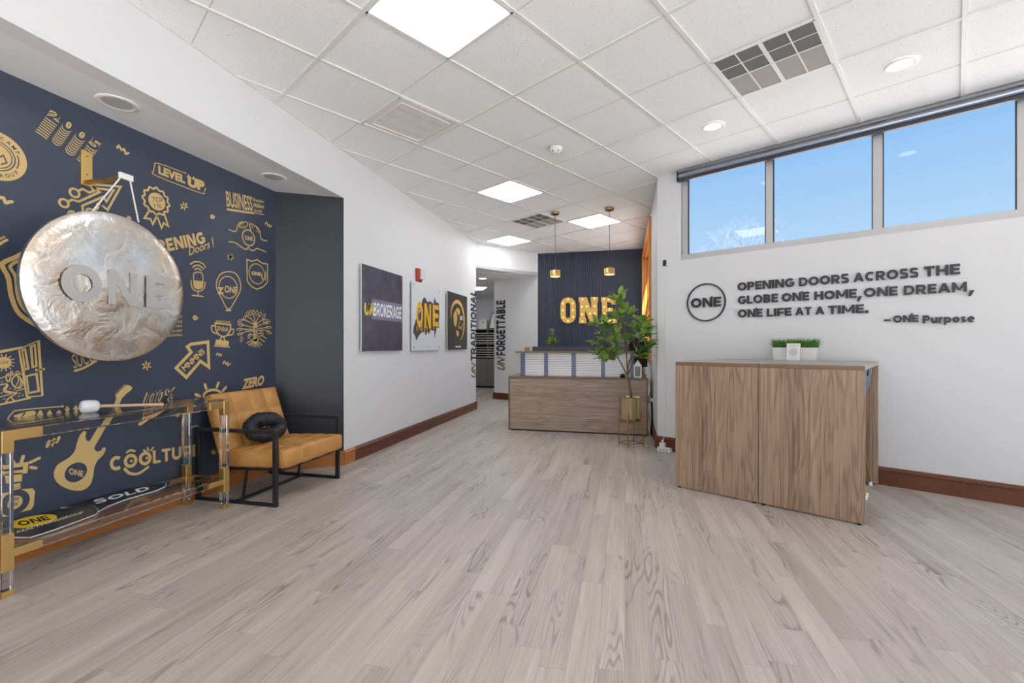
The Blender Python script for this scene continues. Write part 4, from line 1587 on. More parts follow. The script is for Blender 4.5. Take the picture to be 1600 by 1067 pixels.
for k in range(900):
    x, y = RND.uniform(-hw * .95, hw * .95), RND.uniform(-hd * .88, hd * .88)
    a = RND.uniform(0, 6.28); L = RND.uniform(.065, .115); lean = RND.uniform(.0, .05)
    dx = math.cos(a) * lean + x / hw * .035; dy = math.sin(a) * lean * .6 + y / hd * .015
    s = Vector((math.cos(a + 1.57), math.sin(a + 1.57), 0)) * .0022
    p0 = Vector((x, y, hz - .022)); p1 = p0 + Vector((dx * .35, dy * .35, L * .62)); p2 = p0 + Vector((dx, dy, L))
    g.add([p0 - s, p0 + s, p1 + s, p1 - s, p2], [(0, 1, 2, 3), (3, 2, 4)])
go = g.build('grass', M_GRASS, t); go['kind'] = 'stuff'
u0, u1 = P_RIGHT.px(1227.8, 550, PD + .17)[0], P_RIGHT.px(1249.6, 550, PD + .17)[0]
cz = P_RIGHT.px(1240, 536.5, PD + .17)[1] - BH
oc = P_RIGHT.at((u0 + u1) / 2, BH + .0008, PD + .155)
t = thing('art_card', 'small white card with a grey round pattern leaning on the grass planter', 'card', tuple(oc), BA)
cw = (u1 - u0) / 2
MB(True).obox((0, .012, cz / 2), (cw, 0, 0), (0, .0035, 0), (0, .010, cz / 2)).build('card_block', M_PLASTIC, t, bevel=.0015)
CP = Plane(t.location + BV * .0118 + BU * 0, BU, -BV)
m = MB()
lean_p = lambda a, z: t.location + BU * a + BV * (.002 + .010 * (z / (cz / 2)) - .0045) + Vector((0, 0, z))
for r, n in ((.005, 6), (.011, 11), (.018, 16), (.025, 20), (.031, 24)):
    for k in range(n):
        a = 2 * math.pi * k / n + r * 30
        c = (r * math.cos(a), cz * .48 + r * math.sin(a))
        q = [(c[0] + .0026 * math.cos(b), c[1] + .0026 * math.sin(b)) for b in (0, 1.57, 3.14, 4.71)]
        m.add([lean_p(*p) for p in q], [(0, 1, 2, 3)])
for k in range(6):
    a = -cw * .6 + k * cw * .22
    m.add([lean_p(a + i, cz * .84 + j) for i, j in ((0, 0), (.006, .001), (.006, .004), (0, .005))], [(0, 1, 2, 3)])
m.build('printed_pattern', paint('grey_pattern_ink', (150, 152, 158), .6), t)

# camera on the wall, its cable, the power strip
s_ = P_RIGHT.px(1040.5, 411.5)
t = thing('security_camera', 'tiny black camera in a white holder on the white wall by the corner', 'camera', tuple(P_RIGHT.at(*s_)))
MB().pbox(P_RIGHT, s_[0] - .024, s_[0] + .026, s_[1] - .036, s_[1] + .036, 0, .022).build('holder', M_PLASTIC, t, bevel=.005)
MB().pbox(P_RIGHT, s_[0] - .020, s_[0] + .018, s_[1] - .032, s_[1] + .034, .022, .04).build('camera_body', M_BLACK, t, bevel=.006)
MB().lathe([(.010, 0), (.010, .003), (.006, .004), (0, .003)], P_RIGHT.at(s_[0], s_[1] + .012, .04), 16, P_RIGHT.N).build('lens', M_DARK, t)
pb = P_RIGHT.px(1036.5, 690, .055)
m = MB().tube([P_RIGHT.at(s_[0] + .003, s_[1] - .03, .006), P_RIGHT.at(s_[0] + .003, .9, .004), P_RIGHT.at(pb[0] + .01, .35, .006), P_RIGHT.at(pb[0], .18, .034), P_RIGHT.at(pb[0], .13, .052)], .0028, 8)
tag(m.build('camera_cable', M_PLASTIC, None, base=tuple(P_RIGHT.at(pb[0], .1, .05)), smooth=60), 'thin white cable running down the wall from the camera to the power strip', 'cable')
e0, e1 = P_RIGHT.px(1028.5, 703, .075)[0], P_RIGHT.px(1048.5, 705, .075)[0]
t = thing('power_strip', 'white power strip on the floor against the baseboard by the plant', 'power strip', tuple(P_RIGHT.at((e0 + e1) / 2, 0, .075)))
MB().pbox(P_RIGHT, e0, e1, 0, .046, .045, .105).build('strip_body', M_PLASTIC, t, bevel=.005)
for k in range(3):
    u = e0 + (e1 - e0) * (.25 + .25 * k)
    MB().pbox(P_RIGHT, u - .009, u + .009, .012, .032, .105, .1055).build('socket', paint('grey_socket', (178, 180, 182), .4), t)
t = thing('plug_adapter', 'white plug adapter standing in the power strip', 'adapter', tuple(P_RIGHT.at(pb[0], .0465, .075)))
MB().pbox(P_RIGHT, pb[0] - .028, pb[0] + .028, .0465, .095, .05, .10).build('adapter_body', M_PLASTIC, t, bevel=.005)
MB().pbox(P_RIGHT, pb[0] - .010, pb[0] + .010, .095, .128, .06, .085).build('plug', M_PLASTIC, t, bevel=.004)

# ------------------------------------------------------------------ reception desk
DX0, DX1, DY = -1.556, .288, 6.07
t = thing('reception_desk', 'walnut reception desk with a raised counter over striped panels', 'desk', ((DX0 + DX1) / 2, DY, 0))
MB().box(DX0 + .022, DX1 - .022, DY + .006, DY + .028, .02, .716).build('front_panel', M_DESKWOOD, t, bevel=.001)
MB().box(DX0 + .03, DX1 - .03, DY + .03, DY + .045, 0, .02).build('plinth', M_DARK, t)
MB().box(DX0, DX0 + .022, DY, DY + .80, .012, .716).build('side_panel', M_EDGE, t, bevel=.002)
MB().box(DX1 - .022, DX1, DY, DY + .80, .012, .716).build('side_panel', M_EDGE, t, bevel=.002)
MB().box(DX0, DX1, DY, DY + .80, .716, .742).build('worktop', M_EDGE, t, bevel=.008)
PDK = Plane((0, 6.20, 0), (1, 0, 0), (0, -1, 0))
dx = lambda px: PDK.px(px, 570)[0]
CZ = 1.084
MB().box(-1.474, .118, 6.13, 6.45, CZ - .026, CZ).build('counter', M_EDGE, t, bevel=.002)
k = NT('striped_translucent_panel')
sp = k.n('ShaderNodeSeparateXYZ'); k.l(k.obj_coords(), sp.inputs[0])
sn = k.math('SINE', k.math('MULTIPLY', sp.outputs['Z'], 2 * math.pi / .0235))
f = k.rng(sn, .45, .95)
tint = k.mix(k.rng(k.noise(k.obj_coords((3, 1, 2)), 1.6, 2), .35, .65), srgb(255, 253, 250), srgb(244, 246, 252))
k.l(k.mix(f, tint, srgb(136, 130, 132)), k.b.inputs['Base Color'])
k.set(Roughness=.25)
k.b.inputs['Transmission Weight'].default_value = 0.0
M_STRIPE = k.m
posts = [(813.5, 820.6), (850.3, 856.2), (893.0, 899.6), (939.2, 945.2), (984.5, 991.0)]
for a, b in posts:
    MB().box(dx(a), dx(b), 6.19, 6.23, .742, CZ - .026).build('post', M_STEELBLUE, t, bevel=.003)
for (a, b), (c, d) in zip(posts[:-1], posts[1:]):
    MB().box(dx(b), dx(c), 6.200, 6.206, .744, CZ - .027).build('striped_panel', M_STRIPE, t)

for px0, px1, lab in ((831.8, 886.3, 'low black box on the counter below the succulent'), (887.2, 941, 'low black box on the counter, right of the one below the succulent')):
    P2 = Plane((0, 6.16, 0), (1, 0, 0), (0, -1, 0))
    a, b = P2.px(px0, 545)[0], P2.px(px1, 545)[0]
    t = thing('black_box', lab, 'box', ((a + b) / 2, 6.22, CZ), 0, 'low black boxes on the counter')
    zt_ = P2.px(860, 541.4)[1]
    m = MB()
    m.box(a, b, 6.16, 6.167, CZ, zt_); m.box(a, b, 6.283, 6.29, CZ, zt_); m.box(a, a + .007, 6.167, 6.283, CZ, zt_); m.box(b - .007, b, 6.167, 6.283, CZ, zt_); m.box(a + .007, b - .007, 6.167, 6.283, CZ, CZ + .007)
    m.build('box_body', paint('black_navy_lacquer', (44, 48, 58), .4, .04, 12), t, bevel=.001)

p = Plane((0, 6.37, 0), (1, 0, 0), (0, -1, 0)).px(863, 541)
t = thing('succulent', 'spiky two tiered green succulent on the counter behind the black box', 'potted plant', (p[0], 6.37, CZ))
MB(True).lathe([(.0, 0), (.05, 0), (.06, .055), (.053, .055), (.05, .045), (0, .045)], (0, 0, 0), 28).build('pot', M_BLACK, t, smooth=40)


def blade(m, base, d, L, w, droop, n=5):
    d = Vector(d).normalized(); s = d.cross(Vector((0, 0, 1))).normalized()
    o = len(m.v)
    for i in range(n + 1):
        u = i / n
        c = Vector(base) + d * (L * u) + Vector((0, 0, -droop * L * u * u))
        ww = w * math.sin(math.pi * (.18 + .82 * u)) if u < 1 else 0.0005
        nn = s.cross(d).normalized()
        m.v += [c - s * ww - nn * -.15 * ww, c - nn * .0, c + s * ww - nn * -.15 * ww]
        if i:
            q = o + (i - 1) * 3
            m.f += [(q, q + 1, q + 4, q + 3), (q + 1, q + 2, q + 5, q + 4)]


lo, hi = MB(True), MB(True)
for k in range(60):
    a = RND.uniform(0, 6.28); e = RND.uniform(.25, 1.2)
    blade(lo, (RND.uniform(-.04, .04), RND.uniform(-.04, .04), .085 + RND.uniform(0, .03)), (math.cos(a) * math.cos(e), math.sin(a) * math.cos(e), math.sin(e)), RND.uniform(.10, .165), .011, .25)
for k in range(34):
    a = k * 2.4; e = .35 + .9 * (k / 34)
    blade(hi, (0, 0, .19 + .07 * k / 34), (math.cos(a) * math.cos(e), math.sin(a) * math.cos(e), math.sin(e)), .12 + .02 * math.sin(k), .0085, .35)
hi.tube([(0, 0, .04), (0, 0, .26)], .012, 8)
lo.build('lower_rosette', paint('yellow_green_leaf', (150, 172, 84), .45, .3, 20), t, smooth=60)
hi.build('upper_rosette', paint('silver_green_leaf', (128, 152, 108), .45, .25, 20), t, smooth=60)

p = Plane((0, 6.25, 0), (1, 0, 0), (0, -1, 0)).px(823.7, 547)
t = thing('brass_ornament', 'small coppery knot ornament at the left end of the counter', 'ornament', (p[0], 6.25, CZ))
pts = []
for k in range(72):
    a = 2 * math.pi * k / 72
    r = .026 + .011 * math.cos(3 * a)
    pts.append((r * math.cos(2 * a) * 1.15, r * math.sin(2 * a) * .7, .032 + .020 * math.sin(3 * a)))
MB(True).tube(pts, .0085, 10, closed=True).build('knot', paint('copper_wood', (206, 150, 104), .35, .1, 30), t, smooth=70)
MB(True).lathe([(0, 0), (.03, 0), (.026, .008), (0, .008)], (0, 0, 0), 20).build('base', M_EDGE, t, smooth=40)

# glass vase on the counter and the screen behind it
p0_, p1_ = Plane((0, 6.3, 0), (1, 0, 0), (0, -1, 0)).px(953.5, 525), Plane((0, 6.3, 0), (1, 0, 0), (0, -1, 0)).px(984.8, 525)
t = thing('glass_vase', 'clear flared glass vase on the counter behind the tree', 'vase', ((p0_[0] + p1_[0]) / 2, 6.3, CZ))
r1 = (p1_[0] - p0_[0]) / 2; hv = p0_[1] - CZ
MB(True).lathe([(0, .001), (r1 * .72, .001), (r1, hv), (r1 - .005, hv), (r1 * .72 - .005, .012), (0, .012)], (0, 0, 0), 36).build('vase_body', thin_glass('vase_glass', (.9, .92, .93, 1), 1.6), t, smooth=40)
a, b = Plane((0, 6.66, 0), (1, 0, 0), (0, -1, 0)).px(984, 528), Plane((0, 6.66, 0), (1, 0, 0), (0, -1, 0)).px(1004, 580)
t = thing('computer_monitor', 'black computer screen behind the right end of the counter', 'monitor', ((a[0] + b[0]) / 2, 6.69, .742))
MB().box(a[0], a[0] + .24, 6.66, 6.69, .86, a[1]).build('screen', M_DARK, t, bevel=.006)
MB().box(a[0] + .10, a[0] + .14, 6.69, 6.71, .755, 1.05).build('stand_neck', M_BLACK, t, bevel=.003)
MB().box(a[0] + .02, a[0] + .22, 6.60, 6.76, .742, .756).build('stand_base', M_BLACK, t, bevel=.003)

# little house frame and figures at the desk's right end
PH = Plane((0, 6.13, 0), (1, 0, 0), (0, -1, 0))
a, b = PH.px(990.3, 587), PH.px(1002.8, 562.5)
xc = (a[0] + b[0]) / 2; hw_ = (b[0] - a[0]) / 2; hz_ = b[1] - .742
t = thing('house_frame', 'white house shaped photo frame on the right end of the desk', 'photo frame', (xc, 6.13, .742))
m = MB(True)
out = [(-hw_, 0), (hw_, 0), (hw_, hz_ * .68), (0, hz_), (-hw_, hz_ * .68)]
m.prism([(x, -.012, z) for x, z in out], (0, .05, 0))
m.build('house_body', M_PLASTIC, t, bevel=.002)
MB(True).box(-hw_ * .72, hw_ * .62, -.0135, -.012, hz_ * .10, hz_ * .64).build('photo', paint('grey_photo_print', (128, 122, 118), .3, .5, 40), t)
a = PH.px(1006.2, 587)
t = thing('figurine', 'small brown and white figurine right of the house frame', 'figurine', (a[0], 6.15, .742))
MB(True).lathe([(0, 0), (.020, 0), (.024, .02), (.019, .05), (.012, .066), (.018, .08), (.019, .10), (.012, .118), (0, .124)], (0, 0, 0), 20).build('body', paint('brown_resin', (150, 128, 110), .5, .4, 40), t, smooth=70)
for s in (-1, 1): MB(True).lathe([(0, 0), (.007, .002), (.007, .010), (0, .016)], (s * .013, 0, .112), 12).build('ear', MATS['brown_resin'], t, smooth=70)
a = PH.px(972.8, 587)
t = thing('flower_dish', 'small dish of dusky purple petals on the desk behind the tree trunk', 'dish', (a[0], 6.125, .742))
MB(True).lathe([(0, 0), (.026, 0), (.040, .022), (.036, .022), (.024, .006), (0, .006)], (0, 0, 0), 24).build('dish', M_BLACK, t, smooth=40)
m = MB(True)
for k in range(26):
    an = RND.uniform(0, 6.28); e = RND.uniform(.2, 1.4)
    blade(m, (RND.uniform(-.02, .02), RND.uniform(-.02, .02), .015), (math.cos(an) * math.cos(e), math.sin(an) * math.cos(e), math.sin(e)), .05, .012, .2, 4)
m.build('petals', paint('dusky_purple_petal', (92, 84, 104), .6, .3, 40), t, smooth=60)

# cables behind the desk, outlet on the side wall
so_ = P_SIDE.px(1020.8, 626)
yo = -so_[0]
t = thing('wall_outlet', 'white outlet box on the side wall between desk and corner', 'outlet', (.355, yo, so_[1]))
MB().box(.349, .355, yo - .035, yo + .035, so_[1] - .058, so_[1] + .058).build('cover_plate', M_PLASTIC, t, bevel=.002)
MB().box(.318, .349, yo - .02, yo + .02, so_[1] - .01, so_[1] + .03).build('plug', M_PLASTIC, t, bevel=.003)
z0 = so_[1]
pts = curve([(.30, 6.35, .725), (.312, 6.2, .66), (.325, yo + .12, .56), (.30, yo + .06, z0 + .03), (.30, yo, z0 - .03), (.325, yo - .005, z0 + .008)], 8)
tag(MB().tube(pts, .0035, 8).build('lamp_cable', paint('dark_brown_cable', (70, 48, 44), .5), None, base=(.31, yo, z0)), 'dark brown cable looping from the desk to the side wall outlet', 'cable')
e_ = P_RIGHT.at(e0, .02, .08)
zc = at_z(1000, 694, .006); zd = at_z(1015, 679, .006); zf = at_z(978, 694, .006)
pts = curve([(.31, 6.25, .50), (.305, 6.15, .30), (.29, 6.02, .10), (zd.x, zd.y, .006), (at_z(1003, 686, .006).x, at_z(1003, 686, .006).y, .006), (zf.x + .06, zf.y, .006), (zc.x, zc.y - .05, .006), (at_z(1014, 697, .006).x, at_z(1014, 697, .006).y, .006), (e_.x - .02, e_.y, .02), (e_.x, e_.y, .022)], 8)
tag(MB().tube(pts, .0038, 8).build('white_cable', M_PLASTIC, None, base=(zc.x, zc.y, 0)), 'white cable winding over the floor from behind the desk to the power strip', 'cable')
pts = curve([(.325, 6.2, .42), (.318, 6.05, .24), (.30, 5.92, .06), (at_z(1018, 683, .006).x, at_z(1018, 683, .006).y, .006), (at_z(1022, 690, .006).x, at_z(1022, 690, .006).y, .006)], 8)
tag(MB().tube(pts, .0035, 8).build('white_cable', M_PLASTIC, None, base=(.3, 5.9, 0)), 'short white cable hanging behind the desk corner by the side wall', 'cable')

# ------------------------------------------------------------------ marquee letters on the slatted wall
PB = lambda x, y: P_BACK.px(860 + x / 13.333, 440 + y / 13.333, .05)
M_MARQ = paint('marquee_gold_face', (222, 178, 92), .45, .04, 10)
M_BULB = glow('marquee_bulb', (255, 222, 140), 4.0)
M_RIM = paint('marquee_bronze_rim', (150, 96, 48), .4, .05, 10, metal=.4)


def marquee(ch, outlines, bulbs, lab):
    a = [PB(*p) for p in outlines[0]]
    cx = sum(p[0] for p in a) / len(a); cz_ = min(p[1] for p in a)
    t = thing('marquee_letter', lab, 'marquee letter', (cx, 9.176, cz_), 0, 'marquee letters on the dark wall')
    f, r = MB(), MB()
    for o in outlines:
        q = [PB(*p) for p in o]
        f.prism([P_BACK.at(p[0], p[1], .05) for p in q], P_BACK.N * .004)
        r.prism([P_BACK.at(p[0], p[1], .0145) for p in q], P_BACK.N * .0352)
    f.build('face', M_MARQ, t); r.build('return', M_RIM, t)
    for b in bulbs:
        p = PB(*b)
        MB().lathe([(.011, 0), (.012, .006), (.008, .014), (0, .017)], P_BACK.at(p[0], p[1], .054), 14, P_BACK.N).build('bulb', M_BULB, t, smooth=60)


def stadium(cx, cy, rx, ry, n=10):
    o = []
    for k in range(2 * n + 2):
        a = math.pi * (k if k <= n else k - 1) / n
        sg = -1 if k <= n else 1
        o.append((cx + rx * math.cos(a), cy + sg * (ry - rx) - rx * math.sin(a)))
    return o


oo, oi = stadium(370, 598, 160, 272), stadium(368, 600, 48, 160)
n = len(oo)
marquee('O', [[oo[i], oo[(i + 1) % n], oi[(i + 1) % n], oi[i]] for i in range(n)], [(367, 378), (467, 452), (470, 592), (472, 735), (367, 820), (267, 745), (260, 597), (262, 455)], 'gold marquee letter O with small bulbs on the slatted wall')
marquee('N', [[(590, 325), (760, 325), (850, 582), (850, 425), (840, 410), (840, 320), (995, 320), (995, 410), (980, 425), (980, 868), (835, 868), (725, 600), (725, 745), (748, 770), (748, 868), (598, 868), (598, 770), (612, 745), (612, 435), (590, 415)]],
        [(665, 370), (920, 352), (655, 525), (760, 515), (920, 510), (660, 682), (820, 670), (920, 660), (668, 828)], 'gold marquee letter N with small bulbs on the slatted wall')
marquee('E', [[(1055, 325), (1370, 325), (1370, 475), (1265, 475), (1265, 435), (1180, 430), (1180, 545), (1300, 545), (1300, 630), (1180, 630), (1180, 765), (1290, 765), (1290, 720), (1390, 720), (1390, 868), (1055, 868), (1055, 770), (1075, 745), (1075, 440), (1055, 415)]],
        [(1115, 365), (1210, 370), (1320, 370), (1120, 525), (1230, 580), (1120, 665), (1130, 815), (1240, 815), (1340, 800)], 'gold marquee letter E partly hidden by the tree')

# ------------------------------------------------------------------ potted tree on its brass stand
ST = Vector((.068, 5.475, 0))
t = thing('plant_stand', 'slim brass four legged plant stand before the desk', 'plant stand', tuple(ST))
rs, ang0 = .140, math.atan2(-1, -.24)
legs = [(rs * math.cos(ang0 + k * math.pi / 2), rs * math.sin(ang0 + k * math.pi / 2)) for k in range(4)]
for x, y in legs:
    MB(True).lathe([(.0065, 0), (.0065, .395), (0, .397)], (x, y, 0), 12).build('leg', M_BRASSD, t, smooth=50)
for z in (.032, .277):
    for k in range(4):
        MB(True).bar((*legs[k], z), (*legs[(k + 1) % 4], z), .008).build('brace', M_BRASSD, t)
m = MB(True)
for a, b in ((0, 2), (1, 3)): m.bar((*legs[a], .277), (*legs[b], .277), .008)
m.build('cross_support', M_BRASSD, t)
PZ = .283
t = thing('potted_tree', 'tall leafy artificial tree in a shiny gold pot on a stand', 'potted tree', (ST.x, ST.y, PZ))
MB(True).lathe([(0, 0), (.075, 0), (.105, .012), (.122, .04), (.128, .09), (.132, .275), (.135, .279), (.130, .279), (.122, .262), (0, .258)], (0, 0, 0), 56).build('pot', paint('polished_gold_pot', (206, 190, 150), .13, .03, 8, metal=1.0), t, smooth=40)
MB(True).lathe([(.121, .262), (.07, .268), (0, .272)], (0, 0, 0), 30, close=True).build('soil', paint('dark_soil', (48, 38, 30), .9, .3, 60, bump=.6), t, smooth=60)


def tree_pt(px, py, dy=0.0):
    """a point of the crown seen at (px,py), dy metres behind the trunk"""
    P = Plane((0, ST.y + dy, 0), (1, 0, 0), (0, -1, 0))
    u, v = P.px(px, py)
    return Vector((u, ST.y + dy, v))


base_p = tree_pt(987, 622); 
trunk = MB()
fork = tree_pt(980.5, 588, .0)
trunk.tube(curve([Vector((base_p.x, ST.y, PZ + .25)), tree_pt(985, 610, -.01), tree_pt(983.5, 600, .01), fork], 5), [.015] * 5 + [.0145] * 5 + [.014] * 5 + [.013], 10)
trunk.build('trunk', M_BARK, t, smooth=60)
limbs = {'l': (fork, tree_pt(966, 560, -.05), tree_pt(951, 545, -.10)), 'c': (fork, tree_pt(979, 555, .02), tree_pt(975, 500, .0)), 'r': (fork, tree_pt(989, 565, .04), tree_pt(998, 535, .06)), 'b': (fork, tree_pt(985, 560, -.06), tree_pt(1003, 556, -.14))}
for nm, pts in limbs.items():
    MB().tube(curve(list(pts), 6), [.010 - .005 * i / 12 for i in range(13)], 8).build('branch', M_BARK, t, smooth=60)


def leaf(m, base, d, L, W, droop, roll):
    d = Vector(d).normalized()
    s = d.cross(Vector((0, 0, 1)))
    if s.length < .05: s = Vector((1, 0, 0))
    s.normalize()
    n = s.cross(d)
    s = (s * math.cos(roll) + n * math.sin(roll)).normalized(); n = s.cross(d).normalized()
    o = len(m.v); N = 7
    for i in range(N + 1):
        u = i / N
        c = Vector(base) + d * (L * u) - Vector((0, 0, droop * L * u * u))
        w = W * (math.sin(math.pi * min(1, u ** .85)) ** .8 if 0 < u < 1 else 0.02)
        for k in (-1, -.5, 0, .5, 1):
            m.v.append(c + s * (w * k) + n * (.28 * w * abs(k) + .004 * math.sin(u * 14 + k)))
        if i:
            for k in range(4):
                q = o + (i - 1) * 5 + k
                m.f.append((q, q + 1, q + 6, q + 5))


tips = [(968, 462, 0, 'c'), (962, 470, -.03, 'c'), (975, 480, .02, 'c'), (970, 492, -.05, 'c'), (984, 492, .03, 'c'), (1000, 500, .05, 'r'), (1007, 503, -.10, 'r'), (960, 497, .03, 'c'),
        (945, 506, -.02, 'l'), (932, 508, -.06, 'l'), (955, 512, -.1, 'l'), (972, 508, .08, 'c'), (990, 512, -.06, 'r'), (1001, 515, .05, 'r'), (940, 520, .02, 'l'), (957, 524, -.04, 'l'), (975, 525, -.1, 'c'),
        (1013, 524, -.20, 'b'), (1004, 527, -.15, 'b'), (930, 537, -.08, 'l'), (945, 533, -.12, 'l'), (962, 536, .05, 'l'), (985, 530, .07, 'r'), (936, 548, -.02, 'l'), (950, 550, -.08, 'l'), (962, 552, -.1, 'l'),
        (1002, 548, -.17, 'b'), (1012, 545, -.22, 'b'), (1006, 556, -.2, 'b'), (955, 560, -.05, 'l'), (930, 553, .03, 'l'), (941, 562, -.06, 'l'), (1013, 554, -.24, 'b'), (1013, 536, -.24, 'b'), (1006, 512, -.12, 'r')]
leaf_a, leaf_b, twigs = MB(), MB(), MB()
ends = {k: v[2] for k, v in limbs.items()}
for px, py, dy, nm in tips:
    tip = tree_pt(px, py, dy)
    src = ends[nm]
    pp = limbs[nm]
    start = pp[1] + (pp[2] - pp[1]) * RND.uniform(.3, 1.0)
    mid = (start + tip) / 2 + Vector((0, 0, -.03))
    twigs.tube(curve([start, mid, tip], 4), [.0042 - .0002 * i for i in range(9)], 6)
    out = Vector((tip.x - fork.x, (tip.y - fork.y) * 1.3, .16)).normalized()
    n_l = RND.choice((5, 6, 6, 7))
    for k in range(n_l):
        a = 2.4 * k + RND.uniform(-.4, .4)
        e = RND.uniform(.05, .9)
        dv = Vector((math.cos(a) * math.cos(e), math.sin(a) * math.cos(e), math.sin(e) * .9)) + out * .7
        L = RND.uniform(.125, .185)
        back_ = tip - out * RND.uniform(0, .07)
        leaf(leaf_a if RND.random() < .62 else leaf_b, back_, dv, L, L * RND.uniform(.21, .27), RND.uniform(.05, .45), RND.uniform(-.5, .5))
leaf(leaf_a, tree_pt(968, 462), (.25, 0, 1), .13, .03, 0, 1.4); leaf(leaf_a, tree_pt(966, 466), (-.8, -.2, .25), .13, .03, .1, .5)
for m in (leaf_a, leaf_b, twigs):
    for v in m.v:
        if v.y > 5.30 and v.x > .338: v.x = .338
        dn = (v - P_RIGHT.O).dot(P_RIGHT.N)
        if v.x > .338 and dn < .01: v += P_RIGHT.N * (.01 - dn)
twigs.build('twigs', M_BARK, t, smooth=60)
leaf_a.build('leaves', M_LEAF, t, smooth=70); leaf_b.build('dark_leaves', M_LEAFD, t, smooth=70)

# ------------------------------------------------------------------ copy room seen through the passage
PC = Plane((0, 12.04, 0), (1, 0, 0), (0, -1, 0))
M_CAB = paint('taupe_cabinet_laminate', (134, 128, 124), .5, .03, 4)
xm = PC.px(760.6, 560)[0]
t = thing('storage_cabinet', 'taupe storage cabinet at the end of the passage', 'cabinet', (xm, 12.2, 0))
MB().box(xm - .9, xm + .9, 12.06, 12.44, .05, .80).build('body', M_CAB, t)
MB().box(xm - .88, xm + .88, 12.10, 12.42, 0, .05).build('plinth', M_DARK, t)
for k in (-2, -1, 0, 1):
    MB().box(xm + k * .45 + .004, xm + (k + 1) * .45 - .004, 12.04, 12.06, .06, .77).build('door', M_CAB, t, bevel=.002)
t = thing('mail_sorter', 'grey mail sorter with white shelves on the storage cabinet', 'shelf unit', (xm, 12.25, .80))
for k in (-2, -1, 0, 1, 2): MB().box(xm + k * .45 - .012, xm + k * .45 + .012, 12.08, 12.40, .80, 1.62).build('divider', M_CAB, t)
for z in (1.195, 1.606): MB().box(xm - .91, xm + .91, 12.07, 12.40, z, z + .022).build('deck', M_CAB, t)
MB().box(xm - .91, xm + .91, 12.40, 12.42, .80, 1.62).build('back', M_DARK, t)
for k in (-2, -1, 0, 1):
    for z in [.84 + .066 * i for i in range(5)] + [1.235 + .066 * i for i in range(5)]:
        MB().box(xm + k * .45 + .013, xm + (k + 1) * .45 - .013, 12.075, 12.39, z, z + .022).build('shelf', paint('white_shelf', (214, 212, 208), .5), t)
a, b = PC.px(747.5, 515), PC.px(759.6, 501)
t = thing('white_carton', 'white carton with a small dark mark on top of the mail sorter', 'box', ((a[0] + b[0]) / 2, 12.2, 1.628))
MB().box(a[0], b[0], 12.08, 12.28, 1.628, b[1] + .02).build('carton', M_PLASTIC, t, bevel=.003)
MB().box((a[0] + b[0]) / 2 - .015, (a[0] + b[0]) / 2 + .03, 12.0785, 12.08, b[1] - .05, b[1] - .025).build('printed_mark', M_INK, t)
a, b = PC.px(767.2, 515), PC.px(774.5, 489.5)
t = thing('tilted_frame', 'black framed white sheet leaning on the mail sorter behind the wall edge', 'picture frame', ((a[0] + b[0]) / 2, 12.2, 1.628))
PT = Plane(((a[0] + b[0]) / 2, 12.15, 1.628), (1, 0, 0), (0, -1, 0))
hgt = b[1] - 1.60
MB(True).obox((.03, -.03, hgt / 2), (.16, 0, 0), (0, .008, 0), (.035, .05, hgt / 2)).build('frame', M_BLACK, t, bevel=.002)
MB(True).obox((.03, -.0395, hgt / 2), (.135, 0, 0), (0, .0008, 0), (.030, .044, hgt / 2 * .88)).build('sheet', M_PLASTIC, t)

# ------------------------------------------------------------------ bare tree outdoors beyond the high window
TB = EYE + ray(1148, 540.6).normalized() * 34
t = thing('bare_tree', 'pale bare tree outdoors seen faintly through the first window pane', 'tree', (TB.x, TB.y, -.14))
m = MB(True)
rt = random.Random(3)


def grow(p, d, L, r, n):
    q = p + d * L
    m.tube([p, p + d * L * .5 + Vector((rt.uniform(-.05, .05), rt.uniform(-.05, .05), 0)) * L, q], [r, r * .85, r * .7], 5, caps=False)
    if n == 0: return
    for k in range(3):
        e = Vector((rt.uniform(-1, 1), rt.uniform(-1, 1), rt.uniform(-.2, .8)))
        grow(q, (d + e * .75).normalized(), L * rt.uniform(.62, .80), r * .6, n - 1)


grow(Vector((0, 0, 0)), Vector((0, 0, 1)), 2.9, .12, 6)
m.build('branches', paint('pale_winter_bark', (92, 104, 126), .9, .05), t)

# ------------------------------------------------------------------ gold line drawings printed on the navy wall
MU = P_MURAL
cA = lambda x, y: MU.px(x / 5.335, 150 + y / 5.335)
cB = lambda x, y: MU.px(200 + x / 5.333, 230 + y / 5.333)
cC = lambda x, y: MU.px(280 + x / 4.85, 400 + y / 4.85)
cD = lambda x, y: MU.px(x / 6.67, 520 + y / 6.67)
cE = lambda x, y: MU.px(180 + x / 5.335, 560 + y / 5.335)
cG = lambda x, y: MU.px(x / 5.335, 660 + y / 5.335)
cQ = lambda x, y: MU.px(x / 3.557, 350 + y / 3.557)
cX = lambda x, y: MU.px(x, y)
W0 = .013


